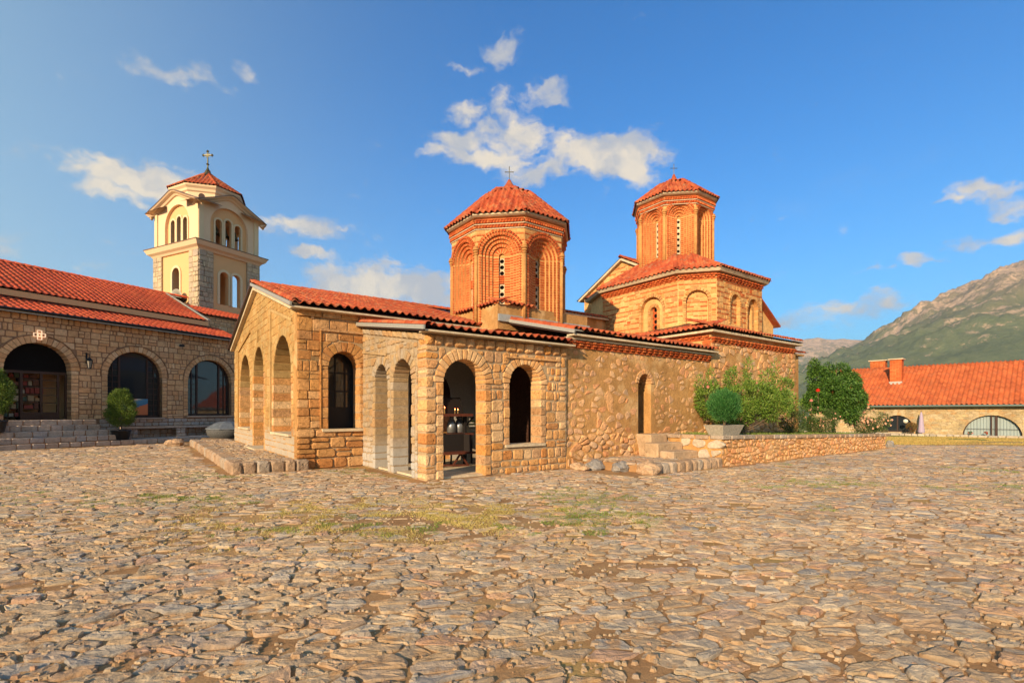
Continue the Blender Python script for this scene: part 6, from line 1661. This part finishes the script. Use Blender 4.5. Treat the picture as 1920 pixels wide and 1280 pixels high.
# oleander against the choir wall
oz = ttop(13) - .08
bush('oleander_bush', from_church(13.3, -5.1, oz), 'large bright green oleander with pink flowers against the choir wall', 'bush',
     [(-.1, 0, 1.0, .85, .7, .75), (.6, -.1, 1.25, .8, .6, .7), (-.85, .1, 1.25, .5, .5, .65), (1.25, -.1, 1.1, .65, .6, .6), (.1, .1, 1.95, .45, .4, .5), (1.65, 0, 1.7, .38, .35, .35), (-.75, .1, 2.0, .22, .2, .45), (.45, 0, 2.35, .16, .16, .45), (1.1, 0, 2.0, .25, .25, .4), (2.0, 0, 1.25, .35, .3, .3), (1.9, 0, 2.0, .14, .14, .35), (-1.25, 0, 1.75, .16, .16, .45), (1.4, 0, 2.3, .12, .12, .4)],
     30000, .13, .026, M['leaf_bright'], 5, None, 34, .022, .7, .15, (M['pink'], 44, .06, 1.3), surf=.30)
# ball-shaped feathery plant in a tapered concrete trough
pb_ = from_church(10.75, -6.2, ttop(10.7) + .03)
tro = empty('concrete_trough', pb_, AC, 'tapered grey concrete planter on the terrace wall corner holding a round feathery plant', 'planter')
g = Geo(); b0, b1, hh_ = .30, .46, .30
def trough(g, a0, a1, w0, w1, z0, z1, wall=.05):
    o0 = [(-a0, -w0), (a0, -w0), (a0, w0), (-a0, w0)]; o1 = [(-a1, -w1), (a1, -w1), (a1, w1), (-a1, w1)]; i1 = [(x * (1 - wall / a1), y * (1 - wall / w1)) for x, y in o1]
    V = [(x, y, z0) for x, y in o0] + [(x, y, z1) for x, y in o1] + [(x, y, z1) for x, y in i1] + [(x * .9, y * .9, z1 - .06) for x, y in i1]
    g.add(V, [(3, 2, 1, 0)] + [(i, (i + 1) % 4, 4 + (i + 1) % 4, 4 + i) for i in range(4)] + [(4 + i, 4 + (i + 1) % 4, 8 + (i + 1) % 4, 8 + i) for i in range(4)] + [(8 + i, 8 + (i + 1) % 4, 12 + (i + 1) % 4, 12 + i) for i in range(4)] + [(12, 13, 14, 15)])
trough(g, .44, .58, .22, .32, 0, .31); g.build('trough', plain('weathered_concrete', (.34, .31, .25), .9, .1, nvar=.25, bump=.4), tro)
Geo().box(-.5, .5, -.25, .25, .22, .26).build('soil', M['bark'], tro)
r = np.random.RandomState(4); n = 21000; v = r.normal(0, 1, (n, 3)); v /= np.linalg.norm(v, axis=1, keepdims=True); rad = (.2 + .8 * r.uniform(0, 1, (n, 1)) ** .5) * (1 + .16 * np.sin(v[:, :1] * 9 + v[:, 2:3] * 7) * np.cos(v[:, 1:2] * 8))
P = np.array([0, 0, .62]) + v * rad * np.array([.44, .44, .46]) * (1 + .10 * r.normal(0, 1, (n, 1)) * .5); D = v * .5 + np.array([0, 0, .9]) + r.normal(0, .25, (n, 3))
pt_ = empty('feathery_plant', pb_ + Vector((0, 0, .25)), 0, 'round dark green feathery plant growing in the concrete planter', 'plant')
leaves('crown', P, D, .11, .009, M['leaf_feather'], pt_, 9, .1); g = Geo(); branchy(g, (0, 0, 0), [(.1, 0, .5), (-.1, .05, .5), (0, -.1, .6)], .025, rp_); g.build('stem', M['bark'], pt_)
# small tree on the terrace
bush('small_tree', from_church(21.2, -5.2, ttop(21) - .08), 'small dark green leafy tree with twin trunks on the terrace', 'tree',
     [(0, 0, 1.9, 1.05, .9, .75), (-.65, 0, 2.4, .5, .5, .7), (.55, 0, 2.3, .6, .5, .6), (-.85, 0, 1.5, .55, .5, .5), (.2, 0, 1.2, .7, .6, .45), (.9, .1, 1.6, .55, .5, .6), (-.9, 0, 2.95, .25, .25, .5), (.35, 0, 2.85, .3, .3, .4), (-.25, 0, 2.8, .25, .25, .45), (.75, 0, .95, .35, .3, .4)],
     40000, .11, .048, M['leaf_dark'], 15, (-.05, 0, .75), 16, .045, .15, .35, None, surf=.25, gap=-.42)
g = Geo(); q = from_church(21.2, -5.2, ttop(21) - .08)
# shrubs and roses
RL = [((22.5, -5.9), 'rose_bush', 'peach flowered rose bush at the right end of the terrace', [(0, 0, .55, .75, .6, .5), (.6, 0, .65, .5, .5, .45), (.2, 0, 1.05, .35, .3, .3)], 9000, (M['peach_fl'], 150, .05, .35)),
      ((19.5, -5.3), 'flowering_shrub', 'shrub with small pale flowers between oleander and little tree', [(0, 0, .5, .7, .5, .5), (.4, 0, .75, .4, .4, .4), (-.3, 0, .9, .35, .3, .35)], 8000, (M['peach_fl'], 46, .035, .3)),
      ((17.3, -5.2), 'low_shrub', 'loose green shrub right of the oleander close to the church wall', [(0, 0, .55, .5, .4, .5), (.2, 0, 1.0, .3, .3, .35)], 4500, None)]
for i, ((s, t_), nm, lb, bl, nl, fl) in enumerate(RL):
    bush(nm, from_church(s, t_, ttop(s) - .08), lb, 'shrub', bl, nl, .055, .028, M['leaf_rose'], 30 + i, None, 12, .015, .4, .2, fl, surf=.3)
bush('cypress_shrub', from_church(20.6, -4.6, ttop(20.6) - .08), 'bright yellow-green conical shrub beside the tree trunks', 'shrub', [(0, 0, .35, .28, .28, .35), (0, 0, .65, .17, .17, .3)], 5000, .06, .012, M['leaf_thuja'], 44, None, 6, .012, 1.1, 0)
# a single red rose and its pink neighbour
def bloom(loc, r_, mat, label):
    g = Geo()
    for k in range(4):
        for j in range(6):
            a = j * 1.05 + k * .5; ph = .25 + k * .33; e = Vector((math.cos(a) * math.sin(ph), math.sin(a) * math.sin(ph), math.cos(ph))) * r_; s_ = Vector((-math.sin(a), math.cos(a), 0)) * r_ * .45; c = Vector((0, 0, 0))
            g.add([c, e * .75 + s_, e, e * .75 - s_], [(0, 1, 2, 3)])
    g.lathe((0, 0, -.0), [(.01, -r_ * .5), (r_ * .7, -r_ * .2), (r_ * .8, r_ * .1), (r_ * .45, r_ * .6), (.01, r_ * .7)], 10)
    o = g.build('rose_bloom', mat); o.location = loc
    tag(o, label, 'flower'); Geo().tube((0, 0, -r_ * .4), (.03, .02, -.5), .006, .008, 6).build('stem', M['bark'], o); return o
q = from_church(18.6, -5.6, 0)
bloom(Vector((q.x, q.y, 2.45)), .10, M['red_fl'], 'single bright red rose left of the small tree')
bloom(Vector((q.x - .15, q.y + .2, 2.05)), .08, M['pink'], 'faded pink rose just below the red rose')

def thuja(loc, label, s=1.0, seed=1):
    o = empty('potted_thuja', loc, 0, label, 'potted shrub', 'potted thujas by the shop steps')
    Geo().lathe((0, 0, 0), [(.29 * s, 0), (.32 * s, .03), (.39 * s, .40 * s), (.43 * s, .41 * s), (.43 * s, .47 * s), (.38 * s, .47 * s), (.36 * s, .42 * s), (.02, .42 * s)], 24, False).build('pot', plain('black_plastic', (.02, .02, .022), .45, .4), o, True)
    r = np.random.RandomState(seed); P = []; D = []
    # sprays: small upright fans of scale leaves
    ns = 760
    for i in range(ns):
        z = r.uniform(.0, 1.0) ** .9; a = r.uniform(0, 6.283); prof = .60 * (math.sin(math.pi * min(1, (z + .10) / 1.12)) ** .62) * (1 - .35 * z)
        rr_ = prof * r.uniform(.55, 1.05) * (1 + .45 * mnoise.noise(Vector((math.cos(a) * 1.3, math.sin(a) * 1.3, z * 3 + seed))))
        c = np.array([math.cos(a) * rr_, math.sin(a) * rr_, .62 + z * 1.62]) * s; d = np.array([math.cos(a) * .55, math.sin(a) * .55, .9]); d /= np.linalg.norm(d)
        k = 26; off = r.normal(0, .045 * s, (k, 3)); P.append(c + off + d * r.uniform(0, .26, (k, 1)) * s); D.append(d + r.normal(0, .35, (k, 3)))
    leaves('foliage', np.concatenate(P), np.concatenate(D), .075 * s, .022 * s, M['leaf_thuja'], o, seed, 0)
    g = Geo(); g.tube((0, 0, .4 * s), (0, 0, 1.6 * s), .03, .015, 6); g.build('stem', M['bark'], o)
    return o
thuja(F0 + LU * 1.55 + LV * -1.25 + Vector((0, 0, .25)), 'bushy light green thuja in a black pot before the first shop window', 1.0, 3)
thuja(F0 + LU * -2.95 + LV * -1.0 + Vector((0, 0, .76)), 'light green thuja cut by the left edge beside the shop doorway', 1.05, 7)

# ------------------------------------------------------------------ small things
# grey stone trough / millstone and log beside the passage
q = F0 + LU * 8.05 + LV * -2.6
o = empty('stone_urn', Vector((-14.55, 25.6, .12)), 0, 'rounded grey stone basin with a pale cover in the passage beside the gable', 'basin')
Geo().lathe((0, 0, 0), [(.35, 0), (.62, .08), (.86, .30), (.92, .50), (.90, .62)], 24).build('basin', plain('dark_stone', (.10, .10, .10), .9, .1, nvar=.35, bump=.5), o, True)
Geo().lathe((0, 0, .6), [(.98, .0), (.96, .06), (.55, .32), (.30, .40), (.0, .42)], 9, False).build('cover', plain('pale_tarp', (.11, .125, .145), .6, .3, nvar=.3, bump=.6, bscale=6), o)
o = Geo().tube((-.9, 0, .14), (.8, .1, .12), .13, .11, 12).build('log', M['bark'], None, True); o.location = (-14.3, 24.6, 0.06); tag(o, 'dark weathered log lying in front of the grey stone basin', 'log')
rock('boulder', Vector((-15.9, 23.6, .12)), .30, 91, M['tan_rock'], 'mossy rock on the cobbles at the far end of the platform', 'boulder', None, (1.3, 1, .7))
rock('boulder', Vector((-15.6, 21.6, .06)), .10, 95, M['kerb'], 'small reddish brick lump lying on the cobbles left of the platform', 'boulder', None, (1.2, .8, .7))

# candle stands inside the porch
def cpos(s, t_, z): return from_church(s, t_, z)
M['iron'] = plain('sooty_iron', (.02, .016, .015), .6, .3); M['rust'] = plain('rusty_red_iron', (.12, .035, .02), .6, .3)
stand = empty('candle_stand', cpos(3.6, -1.75, .05), AC, 'tall black candle stand with sand tray and sooty back box inside the porch', 'candle stand')
Geo().box(-1.15, .85, -.25, .25, 1.42, 1.50).build('tray', M['rust'], stand)
for x in (-.72, .72): Geo().box(x - .04, x + .04, -.04, .04, 0, 1.42).bar((x, 0, 1.12), (x - .3, 0, 1.40), .04).bar((x, 0, 1.12), (x + .3, 0, 1.40), .04).build('leg', M['iron'], stand)
Geo().prism([(-1.0, .22, 1.50), (.0, .22, 1.50), (.0, .22, 2.05), (-.92, .22, 2.05)], (0, .04, 0)).prism([(.05, .22, 1.50), (.80, .22, 1.50), (.68, .22, 1.98), (.05, .22, 1.98)], (0, .04, 0)).build('back_plate', M['iron'], stand)
st2 = empty('candle_trough', cpos(3.55, -2.2, .05), AC, 'low red iron candle trough with black back box on the porch floor', 'candle stand')
Geo().box(-1.1, .75, -.22, .22, .36, .42).build('tray', M['rust'], st2)
for x in (-.6, .35): Geo().bar((x - .25, 0, .02), (x, 0, .36), .045).bar((x + .25, 0, .02), (x, 0, .36), .045).build('leg', M['rust'], st2)
Geo().bar((-.9, -.05, .10), (.6, -.05, .02), .05).build('stretcher', M['rust'], st2)
Geo().box(-.95, .60, .18, .22, .42, .92).box(-.95, -.92, -.18, .18, .42, .9).box(.57, .60, -.18, .18, .42, .9).build('back_plate', M['iron'], st2)
mw_ = plain('wax', (.55, .38, .14), .5, .3); mf, t, b = principled('candle_flame', .5, .1); b.inputs['Base Color'].default_value = (1, .35, .12, 1); b.inputs['Emission Color'].default_value = (1, .16, .05, 1); b.inputs['Emission Strength'].default_value = 9
def candle(p, h, label, grp):
    o = empty('candle', p, 0, label, 'candle', grp); Geo().tube((0, 0, 0), (0, 0, h), .007, n=6).build('wax', mw_, o)
    Geo().lathe((0, 0, h), [(.003, 0), (.013, .015), (.010, .03), (.002, .05)], 8).build('flame', mf, o)
rc = random.Random(3)
for ci, x in enumerate((-.62, -.52, -.46, -.10, .02, .36, .46)):
    candle(stand.matrix_world @ Vector((0, 0, 0)) + from_church(3.6 + x, -1.78, 1.55), rc.uniform(.10, .20), 'thin lit candle, %s from the left in the tray of the tall candle stand' % NTH[ci], 'candles on the tall stand')
candle(from_church(3.55 - .78, -2.25, .47), .26, 'tall lit candle at the left end of the low candle trough', None); candle(from_church(3.55 - .68, -2.3, .47), .06, 'short lit candle at the left end of the low candle trough', None)
for i, (s, lb) in enumerate(((3.95, 'left of two grey metal cans standing behind the low candle trough'), (4.22, 'right of two grey metal cans standing behind the low candle trough'))):
    o = Geo().lathe((0, 0, 0), [(.12, 0), (.14, .02), (.14, .26), (.10, .36), (.065, .42), (.075, .48), (.03, .5)], 16).build('metal_can', plain('dull_steel', (.30, .31, .32), .35, .5, .7), None, True); o.location = from_church(s, -1.6, .98); tag(o, lb, 'can')
tb = empty('small_table', from_church(4.15, -1.55, .05), AC, 'small brown table under the metal cans inside the porch', 'table'); Geo().box(-.35, .45, -.25, .25, .86, .92).build('table_top', M['rust'], tb)
for x in (-.3, .4):
    for y in (-.2, .2): Geo().box(x - .02, x + .02, y - .02, y + .02, 0, .86).build('leg', M['iron'], tb)
o = empty('icon_board', from_church(4.62, -1.2, .95), AC, 'pale board with a small figure picture leaning inside the porch', 'picture')
Geo().box(-.18, .18, 0, .03, 0, .62).build('board', M['cream'], o); Geo().box(-.05, .05, -.008, -.002, .12, .48).build('print', plain('sepia_print', (.16, .12, .08), .7), o)
o = Geo().box(-.55, .45, -.05, .05, 0, .05).box(-.5, .4, -.05, .05, .10, .15).build('green_rail', plain('green_paint', (.22, .27, .06), .6), None); o.location = from_church(5.25, -1.0, 1.18); o.rotation_euler = (0, 0, AC); tag(o, 'green painted wooden rails seen through the right porch arch', 'rail')
o = Geo().box(-.55, .45, -.03, .1, 0, 1.08).build('stone_slab', M['rub_gray'], None); o.location = from_church(5.25, -.95, .05); o.rotation_euler = (0, 0, AC); tag(o, 'grey stone slab below the green rails inside the porch', 'slab')

# by the long house: folded parasol, globe lamp, potted shrub, low stone edging
def hpos(k, b_, z=0.): return R0 + RU * k + RV * b_ + Vector((0, 0, -.5 + z))
um = empty('folded_parasol', hpos(.05, -1.0), 0, 'closed lilac parasol standing before the long house wall', 'parasol')
Geo().lathe((0, 0, .25), [(.22, 0), (.25, .1), (.17, .9), (.13, 1.4), (.04, 1.85)], 10, False).build('canopy', plain('lilac_fabric', (.40, .32, .42), .8), um); Geo().tube((0, 0, 0), (0, 0, 2.2), .025, n=8).build('pole', M['bronze'], um); Geo().lathe((0, 0, 0), [(.3, 0), (.3, .06), (.05, .1)], 14).build('base', M['grey_rock'], um)
lm = empty('globe_lamp', hpos(-1.0, -1.3), 0, 'white globe lamp on a short post by the long house window', 'lamp')
Geo().tube((0, 0, 0), (0, 0, 1.1), .03, n=8).build('post', M['black'], lm); Geo().lathe((0, 0, 1.08), [(.06, 0), (.15, .08), (.19, .2), (.15, .32), (.04, .38)], 16).build('globe', plain('opal_glass', (.7, .62, .5), .3), lm, True)
bush('potted_shrub', hpos(-.55, -1.4), 'reddish green potted shrub next to the folded parasol', 'potted shrub', [(0, 0, .75, .42, .4, .42)], 3500, .07, .03, leaf_mat('reddish_leaf', [(.20, .12, .03), (.14, .15, .03), (.28, .10, .04)]), 71, None, 8, .015, .6, .1, (M['red_fl'], 6, .04, None))
bush('garden_hedge', hpos(-3.2, -1.2), 'clipped box shrub under the small arched window of the long house', 'shrub', [(-.6, 0, .3, .6, .3, .32), (.4, 0, .3, .7, .3, .32)], 4200, .05, .03, leaf_mat('box_leaf', [(.16, .16, .06), (.24, .20, .09)]), 73, None, 5, .012, .4, 0)
edg = empty('stone_edging', hpos(0, -2.0), AR, 'low line of rough stones between the lawn and the long house', 'edging'); lst = []
x = -9.
while x < 12.5:
    w = rl.uniform(.3, .7); lst.append(piece(Pl((0, 0, 0), (1, 0, 0), (0, -1, 0)), chamfer([(x, -.1), (x + w - .03, -.1), (x + w - .03, .20 + rl.uniform(-.05, .05)), (x, .22)], .05, rl), -.3, rl.uniform(0, .06), .05, .1, rl)); x += w
emit('edging_stone', lst, M['rub_gray'], edg, minpix=9)
for k, cc, lb in ((4.15, 'red_fl', 'terracotta pot of red flowers on the sill of the large arched window'), (3.2, 'pink', 'small pot plant at the left of the large arched window')):
    bush('flower_pot', hpos(k, -.35, .1), lb, 'potted plant', [(0, 0, .22, .14, .12, .12)], 500, .05, .03, M['leaf_rose'], int(k * 10), None, 3, .008, .5, 0, (M[cc], 9, .04, None))
rock('boulder', Vector((32.6, 33.2, -.42)), .24, 99, M['house_stone'], 'flat pale stone on the lawn at the right edge', 'boulder', None, (1.6, .8, .4))

# ------------------------------------------------------------------ courtyard houses behind the viewpoint (they shade the yard and show in the windows)
def konak(p0, p1, depth, zw, zr, label):
    """p0,p1: ends of the yard-side wall"""
    p0 = Vector((*p0, 0)); p1 = Vector((*p1, 0)); L = (p1 - p0).length; an = math.atan2(p1.y - p0.y, p1.x - p0.x)
    o = empty('courtyard_house', p0, an, label, 'building'); pl = Pl((0, 0, 0), (1, 0, 0), (0, 1, 0)); g = Geo(); nb = max(2, int(L / 2.6)); ops = []
    for i in range(nb): ops.append(dict(c=L * (i + .5) / nb, r=.42, sill=1.2 + 0, sp=2.3))
    wall_panel(g, pl, 0, L, -1, 3.2, ops, .4, grow=0); wall_panel(g, pl, 0, L, 3.2, zw, [dict(c=q['c'], r=.4, sill=3.9, sp=5.0) for q in ops] if zw > 5.8 else [], .4, grow=0)
    g.box(0, L, -depth, -depth + .4, -1, zw); g.box(0, .4, -depth + .4, -.4, -1, zw); g.box(L - .4, L, -depth + .4, -.4, -1, zw); g.build('wall', M['cream_w'], o)
    g = Geo(); mid = -depth / 2; g.prism([(-.4, .6, zw - .1), (-.4, mid, zr), (-.4, -depth - .6, zw - .1)], (L + .8, 0, 0)); g.build('roof', M['tile_far'], o)
    g = Geo(); g.box(.5, L - .5, -.46, -.42, 0, zw - .3); g.build('pane', M['glass'], o); return o
def pq(p, q): return (.807 * p + .59 * q, -.59 * p + .807 * q)
konak(pq(-44, -34), pq(-21.2, -34), 9, 6.2, 7.8, 'cream courtyard house with red roof behind the viewpoint on the left')
konak(pq(-21, -34), pq(-12, -34), 9, 8.4, 9.9, 'taller cream courtyard house behind the viewpoint')
konak(pq(-11.8, -34), pq(4.4, -34), 9, 6.2, 7.8, 'long cream courtyard house with red roof behind the viewpoint')
konak(pq(4.6, -34), pq(26, -34), 9, 10.2, 12.2, 'tall cream courtyard house behind the viewpoint on the right')
